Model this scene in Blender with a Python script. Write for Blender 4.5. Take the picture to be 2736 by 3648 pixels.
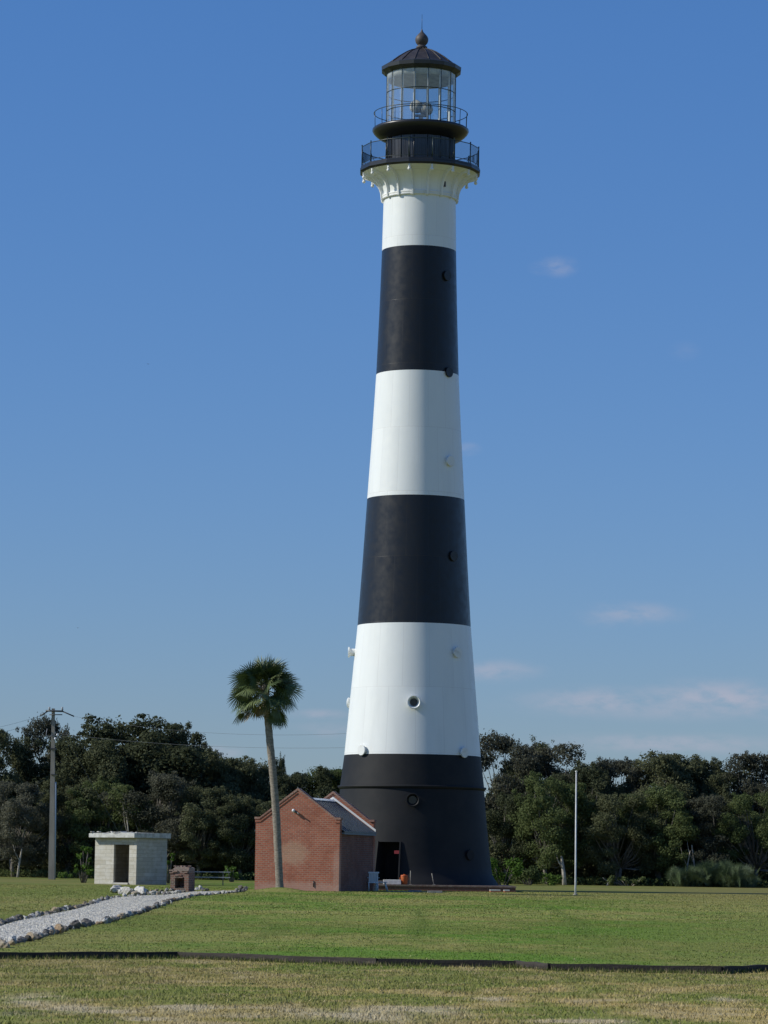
import bpy, bmesh, math, random
import numpy as np
from mathutils import Vector, Matrix
R = math.radians
scene = bpy.context.scene
C = scene.collection
for o in list(bpy.data.objects): bpy.data.objects.remove(o)

# ------------------------------------------------------------------ camera
F, IW, IH = 12000.0, 2736, 3648
PITCH = math.atan(1276 / F); ROLL = R(0.8); EYE = 1.6
cam = bpy.data.cameras.new('camera'); cam_o = bpy.data.objects.new('camera', cam); C.objects.link(cam_o)
cam.sensor_fit = 'VERTICAL'; cam.sensor_height = 24.0; cam.lens = 24.0 * F / IH
cam.clip_start = 0.5; cam.clip_end = 9000
_r0 = Vector((1, 0, 0)); FW = Vector((0, math.cos(PITCH), math.sin(PITCH))); _u0 = Vector((0, -math.sin(PITCH), math.cos(PITCH)))
RT = math.cos(ROLL) * _r0 + math.sin(ROLL) * _u0; UP = -math.sin(ROLL) * _r0 + math.cos(ROLL) * _u0
cam_o.matrix_world = Matrix(((RT.x, UP.x, -FW.x, 0), (RT.y, UP.y, -FW.y, 0), (RT.z, UP.z, -FW.z, EYE), (0, 0, 0, 1)))
scene.camera = cam_o
scene.render.resolution_x, scene.render.resolution_y = 768, 1024

# ------------------------------------------------------------------ light
SUN_EL, SUN_AZ = R(35), R(82)                 # azimuth: degrees left of the direction towards the camera (-Y)
SD = Vector((-math.cos(SUN_EL) * math.sin(SUN_AZ), -math.cos(SUN_EL) * math.cos(SUN_AZ), math.sin(SUN_EL)))
sun = bpy.data.lights.new('sun', 'SUN'); sun.energy = 4.0; sun.angle = R(0.53); sun.color = (1.0, 0.965, 0.86)
sun_o = bpy.data.objects.new('sun', sun); C.objects.link(sun_o)
sun_o.rotation_euler = SD.to_track_quat('Z', 'Y').to_euler()
world = bpy.data.worlds.new('World'); scene.world = world; world.use_nodes = True
wn, wl = world.node_tree.nodes, world.node_tree.links
bg = wn['Background']; bg.inputs[1].default_value = 0.066
sky = wn.new('ShaderNodeTexSky'); sky.sky_type = 'NISHITA'; sky.sun_disc = False
sky.sun_elevation = SUN_EL; sky.sun_rotation = math.atan2(SD.x, SD.y)
sky.altitude = 0; sky.air_density = 1.0; sky.dust_density = 0.15; sky.ozone_density = 2.2
vs = scene.view_settings
vs.view_transform = 'Standard'; vs.look = 'None'; vs.exposure = 0; vs.gamma = 1; vs.use_curve_mapping = False

def rayuv(px, py):
    d = FW * F + RT * (px - IW / 2) - UP * (py - IH / 2)
    return d.x / d.y, d.z / d.y
def P(px, py, Y):                              # the point at depth Y seen at photograph pixel (px, py)
    u, v = rayuv(px, py)
    return Vector((u * Y, Y, EYE + v * Y))

# thin clouds: part of the sky, placed by direction
tc = wn.new('ShaderNodeTexCoord'); sx = wn.new('ShaderNodeSeparateXYZ'); wl.new(tc.outputs['Generated'], sx.inputs[0])
def wmath(op, a, b=None, clamp=False):
    n = wn.new('ShaderNodeMath'); n.operation = op; n.use_clamp = clamp
    for i, v in enumerate((a, b)):
        if v is None: continue
        if isinstance(v, (int, float)): n.inputs[i].default_value = v
        else: wl.new(v, n.inputs[i])
    return n.outputs[0]
ymax = wmath('MAXIMUM', sx.outputs[1], 0.02)
uu = wmath('DIVIDE', sx.outputs[0], ymax); vv = wmath('DIVIDE', sx.outputs[2], ymax)
cb = wn.new('ShaderNodeCombineXYZ'); wl.new(uu, cb.inputs[0]); wl.new(vv, cb.inputs[1])
tot = None
for px, py, a, b, s in ((1990, 950, 75, 42, .5), (1940, 955, 60, 30, .3), (1668, 1600, 50, 26, .4), (2260, 2185, 200, 45, .6), (2150, 2200, 90, 40, .4),
                        (1760, 2390, 190, 45, .65), (2150, 2500, 330, 60, .8), (2560, 2490, 330, 75, 1.0), (2400, 2520, 600, 55, .55),
                        (1140, 2545, 120, 22, .55), (760, 2680, 120, 28, .9), (2400, 2650, 500, 42, .7), (1180, 2600, 150, 35, .35), (2440, 1250, 60, 40, .12)):
    u0, v0 = rayuv(px, py); a /= F; b /= F
    m = wn.new('ShaderNodeVectorMath'); m.operation = 'MULTIPLY_ADD'; wl.new(cb.outputs[0], m.inputs[0])
    m.inputs[1].default_value = (1 / a, 1 / b, 0); m.inputs[2].default_value = (-u0 / a, -v0 / b, 0)
    l = wn.new('ShaderNodeVectorMath'); l.operation = 'LENGTH'; wl.new(m.outputs[0], l.inputs[0])
    r = wn.new('ShaderNodeMapRange'); r.interpolation_type = 'SMOOTHSTEP'; wl.new(l.outputs['Value'], r.inputs[0])
    r.inputs[1].default_value = 1.25; r.inputs[2].default_value = 0.0; r.inputs[3].default_value = 0; r.inputs[4].default_value = s
    tot = r.outputs[0] if tot is None else wmath('MAXIMUM', tot, r.outputs[0])
nz = wn.new('ShaderNodeTexNoise'); nz.inputs['Scale'].default_value = 90; nz.inputs['Detail'].default_value = 7; nz.inputs['Roughness'].default_value = .58
mp = wn.new('ShaderNodeVectorMath'); mp.operation = 'MULTIPLY'; wl.new(cb.outputs[0], mp.inputs[0]); mp.inputs[1].default_value = (1, 2.3, 1)
wl.new(mp.outputs[0], nz.inputs['Vector'])
nr = wn.new('ShaderNodeMapRange'); nr.interpolation_type = 'SMOOTHSTEP'; wl.new(nz.outputs[0], nr.inputs[0])
nr.inputs[1].default_value = .26; nr.inputs[2].default_value = .66
fac = wmath('MULTIPLY', wmath('MULTIPLY', tot, nr.outputs[0]), 0.8, True)
mx = wn.new('ShaderNodeMix'); mx.data_type = 'RGBA'; rm = wn.new('ShaderNodeMapRange'); wl.new(sx.outputs[2], rm.inputs[0]); rm.inputs[1].default_value = .045; rm.inputs[2].default_value = .25
tn = wn.new('ShaderNodeMix'); tn.data_type = 'RGBA'; wl.new(rm.outputs[0], tn.inputs[0]); tn.inputs[6].default_value = (.67, .87, 1.33, 1); tn.inputs[7].default_value = (.645, 1.065, 1.66, 1)
tm = wn.new('ShaderNodeMix'); tm.data_type = 'RGBA'; tm.blend_type = 'MULTIPLY'; tm.inputs[0].default_value = 1; wl.new(sky.outputs[0], tm.inputs[6]); wl.new(tn.outputs[2], tm.inputs[7])
wl.new(fac, mx.inputs[0]); wl.new(tm.outputs[2], mx.inputs[6]); mx.inputs[7].default_value = (6.5, 6.7, 8.2, 1)
wl.new(mx.outputs[2], bg.inputs[0])

# ------------------------------------------------------------------ helpers
def noise2(x, y, seed=0):
    rs = np.random.RandomState(seed); L = rs.rand(256, 256)
    xi = np.floor(x).astype(int); yi = np.floor(y).astype(int); fx = x - xi; fy = y - yi
    fx = fx * fx * (3 - 2 * fx); fy = fy * fy * (3 - 2 * fy)
    g = lambda a, b: L[a % 256, b % 256]
    return (g(xi, yi) * (1 - fx) + g(xi + 1, yi) * fx) * (1 - fy) + (g(xi, yi + 1) * (1 - fx) + g(xi + 1, yi + 1) * fx) * fy
def fbm(x, y, seed=0, oct=4):
    s = 0; a = .5; t = 0
    for i in range(oct):
        s = s + a * noise2(x * 2 ** i, y * 2 ** i, seed + i); t += a; a *= .5
    return s / t

BX = np.array([-60, -6.6, -3.54, 0, 2.35, 2.83, 5.6, 6.6, 60]); BY = np.array([56, 57.8, 60, 57.1, 57.1, 55.7, 55.3, 57, 57])
def yb(x): return np.interp(x, BX, BY)
PALM = P(996, 3161, 161)
def G(x, y):                                   # ground height
    z = .11 + .004 * (np.clip(y, 0, 262) - 59)
    z = z + .21 * np.exp(-(((x - PALM.x) / 1.0) ** 2 + ((y - PALM.y) / 1.6) ** 2))
    z = z + .03 * (fbm(x / 6, y / 9, 5, 2) - .5)
    return np.where(y < yb(x), 0.02 * (fbm(x / .8, y / 1.1, 9, 3) - .5), z)
def gz(x, y): return float(G(np.array([float(x)]), np.array([float(y)]))[0])
def GP(px, py):                                # where that pixel meets the lawn
    u, v = rayuv(px, py); Y = (EYE - .11 + .236) / (.004 - v)
    return Vector((u * Y, Y, gz(u * Y, Y)))

def mat(name, col=(.5, .5, .5), rough=.8, **k):
    m = bpy.data.materials.new(name); m.use_nodes = True
    b = m.node_tree.nodes['Principled BSDF']; b.inputs['Base Color'].default_value = (*col, 1); b.inputs['Roughness'].default_value = rough
    for a, v in k.items(): b.inputs[a.replace('_', ' ')].default_value = v
    return m
class NT:
    def __init__(s, m): s.m = m; s.n = m.node_tree.nodes; s.l = m.node_tree.links; s.b = s.n['Principled BSDF']
    def new(s, t, **k):
        n = s.n.new('ShaderNode' + t)
        for a, v in k.items(): setattr(n, a, v)
        return n
    def put(s, v, sock):
        if isinstance(v, bpy.types.NodeSocket): s.l.new(v, sock)
        else: sock.default_value = v
    def math(s, op, a, b=0, clamp=False):
        n = s.new('Math', operation=op, use_clamp=clamp); s.put(a, n.inputs[0]); s.put(b, n.inputs[1]); return n.outputs[0]
    def noise(s, scale, detail=4, rough=.55, vec=None, stretch=None):
        n = s.new('TexNoise'); n.inputs['Scale'].default_value = scale; n.inputs['Detail'].default_value = detail; n.inputs['Roughness'].default_value = rough
        v = vec or s.co()
        if stretch:
            m = s.new('VectorMath', operation='MULTIPLY'); s.put(v, m.inputs[0]); m.inputs[1].default_value = stretch; v = m.outputs[0]
        s.l.new(v, n.inputs['Vector']); return n.outputs[0]
    def co(s, kind='Object'):
        if not hasattr(s, '_tc'): s._tc = s.new('TexCoord')
        return s._tc.outputs[kind]
    def rng(s, v, a, b, c=0, d=1, smooth=True):
        n = s.new('MapRange'); n.interpolation_type = 'SMOOTHSTEP' if smooth else 'LINEAR'; s.put(v, n.inputs[0])
        for i, q in enumerate((a, b, c, d)): n.inputs[i + 1].default_value = q
        return n.outputs[0]
    def mix(s, f, a, b, mode='MIX'):
        n = s.new('Mix', data_type='RGBA', blend_type=mode); s.put(f, n.inputs[0])
        for v, i in ((a, 6), (b, 7)): s.put((*v, 1) if isinstance(v, tuple) and len(v) == 3 else v, n.inputs[i])
        return n.outputs[2]
    def color(s, v): s.put(v, s.b.inputs['Base Color'])
    def bump(s, h, strength=.5, dist=.02):
        n = s.new('Bump'); n.inputs['Strength'].default_value = strength; n.inputs['Distance'].default_value = dist; s.put(h, n.inputs['Height']); s.l.new(n.outputs[0], s.b.inputs['Normal'])
def noisy(name, a, b, scale=3, rough=.85, lo=.35, hi=.65, bump=0, stretch=None, **k):
    m = mat(name, a, rough, **k); t = NT(m); n = t.noise(scale, 6, .6, stretch=stretch); t.color(t.mix(t.rng(n, lo, hi), a, b))
    if bump: t.bump(t.noise(scale * 5, 5, .6), bump, .03)
    return m

class MB:
    def __init__(s): s.v = []; s.f = []; s.sm = []
    def add(s, vs, fs, smooth=False):
        o = len(s.v); s.v += [tuple(v) for v in vs]; s.f += [tuple(i + o for i in f) for f in fs]; s.sm += [smooth] * len(fs); return s
    def box(s, c, d, rz=0, M=None):
        cx, cy, cz = c; a, b, h = (q / 2 for q in d); cs, sn = math.cos(rz), math.sin(rz); vs = []
        for z in (-h, h):
            for x, y in ((-a, -b), (a, -b), (a, b), (-a, b)):
                v = Vector((x, y, z))
                if M is not None: v = M @ v
                vs.append((cx + v.x * cs - v.y * sn, cy + v.x * sn + v.y * cs, cz + v.z))
        return s.add(vs, [(3, 2, 1, 0), (4, 5, 6, 7), (0, 1, 5, 4), (1, 2, 6, 5), (2, 3, 7, 6), (3, 0, 4, 7)])
    def b2(s, x0, x1, y0, y1, z0, z1): return s.box(((x0 + x1) / 2, (y0 + y1) / 2, (z0 + z1) / 2), (x1 - x0, y1 - y0, z1 - z0))
    def prism(s, poly, d, axis='y', off=0):    # poly in (x,z) extruded along y from off to off+d
        n = len(poly)
        q = (lambda p, t: (p[0], t, p[1])) if axis == 'y' else ((lambda p, t: (t, p[0], p[1])) if axis == 'x' else (lambda p, t: (p[0], p[1], t)))
        vs = [q(p, off) for p in poly] + [q(p, off + d) for p in poly]
        return s.add(vs, [tuple(range(n)), tuple(range(2 * n - 1, n - 1, -1))] + [(i, i + n, (i + 1) % n + n, (i + 1) % n) for i in range(n)])
    def tube(s, pts, rad, n=8, cap=True, smooth=True):
        pts = [Vector(p) for p in pts]; rad = rad if hasattr(rad, '__len__') else [rad] * len(pts); vs = []; prev = None
        for i, p in enumerate(pts):
            d = (pts[min(i + 1, len(pts) - 1)] - pts[max(i - 1, 0)]).normalized()
            a = (prev if prev is not None else (Vector((0, 0, 1)) if abs(d.z) < .9 else Vector((1, 0, 0))))
            a = (a - d * a.dot(d)).normalized(); prev = a; b = d.cross(a)
            vs += [p + rad[i] * (a * math.cos(2 * math.pi * k / n) + b * math.sin(2 * math.pi * k / n)) for k in range(n)]
        fs = [(i * n + k, i * n + (k + 1) % n, (i + 1) * n + (k + 1) % n, (i + 1) * n + k) for i in range(len(pts) - 1) for k in range(n)]
        if cap: fs += [tuple(range(n - 1, -1, -1)), tuple((len(pts) - 1) * n + k for k in range(n))]
        return s.add(vs, fs, smooth)
    def lathe(s, prof, n=64, off=0.0, smooth=True, skip=None, close=True):   # azimuth 0 faces -Y, positive to +X
        vs = []
        for r, z in prof:
            for k in range(n):
                a = 2 * math.pi * (k + off) / n; vs.append((r * math.sin(a), -r * math.cos(a), z))
        fs = []
        for i in range(len(prof) - 1):
            for k in range(n):
                if skip and skip(i, k): continue
                fs.append((i * n + k, i * n + (k + 1) % n, (i + 1) * n + (k + 1) % n, (i + 1) * n + k))
        return s.add(vs, fs, smooth)
    def build(s, name, m, parent=None, loc=(0, 0, 0), rz=0, bevel=0):
        me = bpy.data.meshes.new(name); me.from_pydata([tuple(v) for v in s.v], [], s.f)
        me.polygons.foreach_set('use_smooth', s.sm); me.materials.append(m)
        o = bpy.data.objects.new(name, me); C.objects.link(o); o.location = loc; o.rotation_euler = (0, 0, rz)
        if parent: o.parent = parent
        if bevel:
            b = o.modifiers.new('bevel', 'BEVEL'); b.width = bevel; b.segments = 2; b.limit_method = 'ANGLE'
        bm = bmesh.new(); bm.from_mesh(me); bmesh.ops.recalc_face_normals(bm, faces=bm.faces); bm.to_mesh(me); bm.free()
        return o
def tag(o, label, cat, group=None):
    o['label'] = label; o['category'] = cat
    if group: o['group'] = group
    return o
def struct(o, kind='structure'): o['kind'] = kind; return o
def empty(name, loc, rz=0, label=None, cat=None, group=None):
    o = bpy.data.objects.new(name, None); C.objects.link(o); o.location = loc; o.rotation_euler = (0, 0, rz); o.empty_display_size = .3
    if label: tag(o, label, cat, group)
    return o
def link_copy(src, parent=None):
    c = src.copy(); C.objects.link(c); c.parent = parent; return c
def fastmesh(name, V, Fc, m, cols=None, smooth=False):
    me = bpy.data.meshes.new(name); nf, k = Fc.shape
    me.vertices.add(len(V)); me.vertices.foreach_set('co', V.astype(np.float32).ravel())
    me.loops.add(nf * k); me.loops.foreach_set('vertex_index', Fc.astype(np.int32).ravel())
    me.polygons.add(nf); me.polygons.foreach_set('loop_start', np.arange(0, nf * k, k, dtype=np.int32))
    if cols is not None:
        a = me.color_attributes.new('Col', 'FLOAT_COLOR', 'POINT'); a.data.foreach_set('color', np.c_[cols, np.ones(len(cols))].astype(np.float32).ravel())
    me.update(calc_edges=True); me.polygons.foreach_set('use_smooth', [smooth] * nf); me.materials.append(m); return me
def obj(name, me, parent=None, loc=(0, 0, 0)):
    o = bpy.data.objects.new(name, me); C.objects.link(o); o.parent = parent; o.location = loc; return o

# ------------------------------------------------------------------ ground
def colfield(x, y):
    n1 = fbm(x / 2.2, y / 3.0, 11, 4); n2 = fbm(x / .5, y / .8, 23, 3); n3 = fbm(x / 7, y / 10, 37, 3)
    front = y < yb(x)
    green = np.array([.105, .130, .030]); lush = np.array([.085, .140, .022]); straw = np.array([.27, .205, .095]); sand = np.array([.33, .29, .235]); dull = np.array([.155, .135, .055])
    def mixc(a, b, t): return a * (1 - t[..., None]) + b * t[..., None]
    sm = lambda v, a, b: (lambda t: t * t * (3 - 2 * t))(np.clip((v - a) / (b - a), 0, 1))
    x = x.astype(float)
    # foreground: straw and green patches, sand near the camera
    c = mixc(np.broadcast_to(green, x.shape + (3,)), straw, np.clip(.10 + .78 * sm(n1 * .55 + n2 * .45, .40, .64) - .15 * sm(y, 48, 56), 0, 1))
    c = mixc(c, dull, .45 * sm(n3, .42, .6))
    s = np.zeros_like(x)
    for px, py, a, b in ((110, 3560, 190, 32), (60, 3612, 120, 18), (300, 3600, 210, 18), (1290, 3620, 380, 34), (1500, 3600, 220, 20), (650, 3590, 120, 16), (1750, 3560, 90, 8), (500, 3630, 200, 10), (2150, 3640, 330, 14), (2550, 3560, 110, 8)):
        u, v = rayuv(px, py); Y = -EYE / v; X = u * Y
        s = np.maximum(s, np.clip(1.25 - np.sqrt(((x - X) / (a * Y / F)) ** 2 + ((y - Y) / (b * Y * Y / (EYE * F))) ** 2), 0, 1))
    s = sm(s * .8 + (n2 - .5) * 1.5 + (n1 - .5) * .9, .1, 1.1)
    cf = mixc(c, sand, np.clip(s, 0, 1) * .66)
    # lawn: mown green, duller far right and far left
    l = mixc(np.broadcast_to(green, x.shape + (3,)), lush, sm(n1, .40, .62))
    l = mixc(l, straw, .42 * sm(n3 * .6 + n2 * .4, .42, .66)); 
    d = sm(-x / y, .028, .09) * .45 + sm(x / y, .05, .12) * .42 + .5 * sm(y, 130, 165) * (x / y > .01)
    l = mixc(l, dull * 1.05, np.clip(d * (.6 + .8 * n1), 0, 1))
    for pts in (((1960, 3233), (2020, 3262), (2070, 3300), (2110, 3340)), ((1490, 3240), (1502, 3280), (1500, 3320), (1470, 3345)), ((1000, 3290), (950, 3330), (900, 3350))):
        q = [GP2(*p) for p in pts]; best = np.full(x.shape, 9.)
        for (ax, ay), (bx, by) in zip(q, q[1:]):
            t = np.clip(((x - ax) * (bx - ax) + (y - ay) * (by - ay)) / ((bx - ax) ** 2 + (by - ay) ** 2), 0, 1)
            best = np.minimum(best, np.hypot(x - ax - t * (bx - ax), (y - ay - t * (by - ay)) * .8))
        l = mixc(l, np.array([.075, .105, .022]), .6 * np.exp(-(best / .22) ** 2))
    l = l * (1 - .22 * sm(y, 176, 184))[..., None]  # far lawn darkened in colour, for the shade missing blades would give
    return np.where(front[..., None], cf * np.array([1.62, 1.60, 1.4]), l * np.array([1.52, 1.58, 1.32]))
def GP2(px, py):
    u, v = rayuv(px, py); Y = 1.726 / (.004 - v); return u * Y, Y

m_ground = mat('ground', rough=.95, Specular_IOR_Level=.1); t = NT(m_ground)
at = t.new('Attribute', attribute_name='Col')
n1 = t.noise(28, 5, .7, stretch=(1, .55, 1)); n2 = t.noise(5, 4, .6, stretch=(1, .5, 1))
k = t.math('MULTIPLY', t.rng(n1, .3, .7, .78, 1.2, False), t.rng(n2, .3, .7, .85, 1.13, False))
cc = t.new('CombineColor'); [t.l.new(k, cc.inputs[i]) for i in range(3)]
t.color(t.mix(1.0, at.outputs['Color'], cc.outputs[0], 'MULTIPLY')); t.bump(n1, .5, .03)

xs = np.unique(np.concatenate([[-4000, -1500, -600, -250, -120, -70, -45, -34], np.arange(-27, 27.01, .25), [34, 45, 70, 120, 250, 600, 1500, 4000], BX]))
ys = np.concatenate([[-1500, -300, -80, -20, 0, 12, 22, 28], np.arange(31, 56.9, .2), [57.0, 57.03], np.arange(57.3, 75, .3), np.arange(75, 200, .8), np.arange(200, 262, 2), [280, 350, 500, 900, 2000, 6000]])
X, Y = np.meshgrid(xs, ys)
w = np.clip(1 - np.abs(Y - 57) / 14, 0, 1); w[ys == 57.03] = w[ys == 57.0]
Y2 = Y + (yb(X) - 57) * w
Zg = G(X, Y2 + np.where(ys == 57.03, 1e-3, 0)[:, None]); 
Zg[list(ys).index(57.0)] = 0; r_ = list(ys).index(57.03); Zg[r_] = .11
V = np.stack([X, Y2, Zg], -1).reshape(-1, 3); nx = len(xs); ny = len(ys)
I = np.arange(nx * ny).reshape(ny, nx); Fc = np.stack([I[:-1, :-1], I[:-1, 1:], I[1:, 1:], I[1:, :-1]], -1).reshape(-1, 4)
me = fastmesh('ground', V, Fc, m_ground, colfield(X, Y2).reshape(-1, 3), True)
struct(obj('ground', me))

# ---- grass blades (nobody could count them)
m_grass = mat('grass_blades', rough=.8, Specular_IOR_Level=.15); t = NT(m_grass); at = t.new('Attribute', attribute_name='Col'); t.color(at.outputs['Color'])
def blades(name, N, y0, y1, hr, wr, seed, front, half=.128, dens=None, gain=1.0):
    rs = np.random.RandomState(seed)
    y = np.sqrt(rs.rand(N) * (y1 ** 2 - y0 ** 2) + y0 ** 2); x = (rs.rand(N) * 2 - 1) * (half * y + .3)
    cl = fbm(x / .35, y / .35, seed + 3, 3); keep = (cl + rs.rand(N) * .5) > .55
    keep &= (y < yb(x) - .05) if front else (y > yb(x) + .08)
    if front: keep &= colfield(x, y)[:, 2] < .30 + .2 * (rs.rand(N) > .85)
    else:
        for q in NOGRASS: keep &= ~q(x, y)
    x, y = x[keep], y[keep]; n = len(x); h = (hr[0] + (hr[1] - hr[0]) * rs.rand(n) ** 2) * (.6 + .9 * fbm(x / .5, y / .7, 77, 2)); wd = wr[0] + (wr[1] - wr[0]) * rs.rand(n)
    a = rs.rand(n) * np.pi; z = G(x, y) - .004; lx = rs.randn(n) * .45 * h; ly = rs.randn(n) * .45 * h
    V = np.empty((n, 3, 3)); V[:, 0] = np.stack([x - wd * np.cos(a), y - wd * np.sin(a), z], -1); V[:, 1] = np.stack([x + wd * np.cos(a), y + wd * np.sin(a), z], -1); V[:, 2] = np.stack([x + lx, y + ly, z + h], -1)
    c = colfield(x, y) * gain; j = (.85 + .32 * rs.rand(n))[:, None]; tan = (rs.rand(n) < (.12 if front else .03))[:, None]
    c = np.where(tan, np.array([.38, .31, .18]) * (.8 + .4 * rs.rand(n))[:, None], c * j)
    me = fastmesh(name, V.reshape(-1, 3), np.arange(3 * n).reshape(-1, 3), m_grass, np.repeat(c, 3, 0)); return struct(obj(name, me), 'stuff')

# ---- edging boards
m_board = noisy('weathered_board', (.024, .018, .014), (.052, .042, .035), 6, .85, stretch=(.3, 1, 4), bump=.4)
seg = [(-14, None), (-6.6, None), (-3.54, None), (0, None), (2.35, None), (2.83, None), (5.6, None), (6.6, None), (13, None)]
edge_label = ['low dark edging board at the far left, past the path, retaining the lawn', 'low dark edging board below the white gravel path at the left of the photo', 'low dark edging board retaining the lawn below the brick house', 'low dark edging board retaining the lawn right below the lighthouse', 'short angled edging board stepping between two longer boards', 'low dark edging board at right, nearer the camera than its neighbours', 'grass covered edging board at the right edge of the photo', 'low dark edging board beyond the right edge']
for i, lb in enumerate(edge_label):
    xa, xb_ = seg[i][0], seg[i + 1][0]; ya, y_b = float(yb(xa)), float(yb(xb_)); L = math.hypot(xb_ - xa, y_b - ya); rz = math.atan2(y_b - ya, xb_ - xa)
    L0 = -.06 if i == 4 else .004; mb = MB(); n = 12; hts = [-.0 + .12 + .006 * math.sin(i * 2.1 + j * .9) for j in range(n + 1)]
    for j in range(n):
        s0, s1 = L * j / n + (L0 if j == 0 else 0), L * (j + 1) / n - (.004 if j == n - 1 else 0)
        a, b = hts[j], hts[j + 1]
        vs = [(s0, -.045, -.06), (s1, -.045, -.06), (s1, .012, -.06), (s0, .012, -.06), (s0, -.045, a), (s1, -.045, b), (s1, .012, b), (s0, .012, a)]
        mb.add(vs, [(0, 1, 5, 4), (2, 3, 7, 6), (4, 5, 6, 7), (3, 2, 1, 0)] + ([(0, 4, 7, 3)] if j == 0 else []) + ([(1, 2, 6, 5)] if j == n - 1 else []))
    o = mb.build('edging_board', m_board, None, (xa, ya, 0), rz); tag(o, lb, 'edging board', 'boards edging the lawn')

# ---- gravel path
m_gravel = mat('white_gravel', rough=.9); t = NT(m_gravel); vo = t.new('TexVoronoi'); vo.inputs['Scale'].default_value = 26; t.l.new(t.co(), vo.inputs['Vector'])
t.color(t.mix(t.rng(t.noise(2.2, 6, .72), .4, .72, 0, .55), t.mix(t.rng(t.noise(30, 4, .8), .32, .68), (.38, .36, .32), (.80, .77, .69)), (.42, .40, .34))); t.bump(vo.outputs['Distance'], .45, .03)
s_ = 1.2127
low = [GP2(a / s_, 3050 + b / s_) for a, b in ((100, 366), (300, 311), (450, 286), (540, 261), (640, 231), (740, 193))] + [GP2(*p) for p in ((690, 3192), (760, 3186), (830, 3181), (885, 3173))]
upp = [GP2(a / s_, 3050 + b / s_) for a, b in ((0, 308), (100, 279), (200, 259), (300, 239), (370, 220), (450, 195), (500, 182))] + [GP2(*p) for p in ((520, 3192), (590, 3190), (620, 3186), (690, 3179), (780, 3177), (850, 3174), (885, 3171))]
low = [(-6.95, 58.4)] + low; upp = [(-8.5, 58.4), (-8.55, 70)] + upp
def resample(p, n):
    p = np.array(p); d = np.r_[0, np.cumsum(np.hypot(*np.diff(p, axis=0).T))]; q = np.linspace(0, d[-1], n); return np.c_[np.interp(q, d, p[:, 0]), np.interp(q, d, p[:, 1])], d[-1]
ny_ = 220; yq = np.linspace(58.4, 160, ny_)
def xat(p, y): p = np.array(sorted(p, key=lambda q: q[1])); return np.interp(y, p[:, 1], p[:, 0])
lx = xat(low, yq); ux = np.minimum(xat(upp, yq), lx - .05)
K = 9; V = []
for i in range(ny_):
    for k in range(K):
        x = ux[i] + (lx[i] - ux[i]) * k / (K - 1); V.append((x, yq[i], 0))
V = np.array(V); V[:, 2] = G(V[:, 0], V[:, 1]) + .02 + .008 * (fbm(V[:, 0] * 2, V[:, 1], 3, 2))
I = np.arange(len(V)).reshape(ny_, K); Fc = np.stack([I[:-1, :-1], I[:-1, 1:], I[1:, 1:], I[1:, :-1]], -1).reshape(-1, 4)
struct(obj('path', fastmesh('path', V, Fc, m_gravel, None, True)))
br = [GP2(*p) for p in ((505, 3178), (620, 3179), (625, 3184), (515, 3185))]
V = np.array([(x, y, gz(x, y) + .03) for x, y in br]); struct(obj('path', fastmesh('path', V, np.array([[0, 1, 2, 3]]), m_gravel)))
# loose gravel on the path
rs = np.random.RandomState(41); n = 70000; gy_ = np.sqrt(rs.rand(n) * (158 ** 2 - 58.6 ** 2) + 58.6 ** 2); t_ = rs.rand(n); a0, a1 = np.interp(gy_, yq, ux) - .02, np.interp(gy_, yq, lx) + .02; gx = a0 + (a1 - a0) * t_
ra = rs.rand(n) * np.pi; wd = .008 + .018 * rs.rand(n); gz_ = G(gx, gy_) + .012; V = np.empty((n, 3, 3))
V[:, 0] = np.stack([gx - wd * np.cos(ra), gy_ - wd * np.sin(ra), gz_], -1); V[:, 1] = np.stack([gx + wd * np.cos(ra), gy_ + wd * np.sin(ra), gz_], -1); V[:, 2] = np.stack([gx + rs.randn(n) * .01, gy_ + rs.randn(n) * .01, gz_ + .014 + .022 * rs.rand(n)], -1)
gc = np.array([.80, .75, .64]) * (.55 + .5 * rs.rand(n)[:, None])
struct(obj('gravel', fastmesh('gravel', V.reshape(-1, 3), np.arange(3 * n).reshape(-1, 3), m_grass, np.repeat(gc, 3, 0))), 'stuff')
NOGRASS = [lambda x, y: (y < 158) & (x > np.interp(y, yq, ux) - .05) & (x < np.interp(y, yq, lx) + .05)]

blades('grass', 190000, 31, 59.9, (.008, .045), (.005, .010), 1, True, gain=1.05)
blades('grass', 200000, 55, 100, (.008, .026), (.008, .016), 2, False)
blades('grass', 160000, 98, 178, (.010, .035), (.015, .03), 3, False)
# taller fringe at the foot of the boards
rs = np.random.RandomState(8); n = 9000; x = rs.rand(n) * 16 - 8; y = yb(x) - .05 - np.abs(rs.randn(n)) * .12; kp = fbm(x / .6, y * 0, 6, 3) + rs.rand(n) * .3 > .52; x, y = x[kp], y[kp]; n = len(x)
h = .03 + .07 * rs.rand(n) ** 2; a = rs.rand(n) * np.pi; V = np.empty((n, 3, 3)); wd = .007
V[:, 0] = np.stack([x - wd * np.cos(a), y - wd * np.sin(a), 0 * x], -1); V[:, 1] = np.stack([x + wd * np.cos(a), y + wd * np.sin(a), 0 * x], -1); V[:, 2] = np.stack([x + rs.randn(n) * .02, y + rs.randn(n) * .02, h], -1)
c = np.where((rs.rand(n) < .3)[:, None], np.array([.30, .25, .13]), np.array([.10, .13, .03])) * (.7 + .5 * rs.rand(n))[:, None]
struct(obj('grass', fastmesh('grass', V.reshape(-1, 3), np.arange(3 * n).reshape(-1, 3), m_grass, np.repeat(c, 3, 0))), 'stuff')

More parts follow.
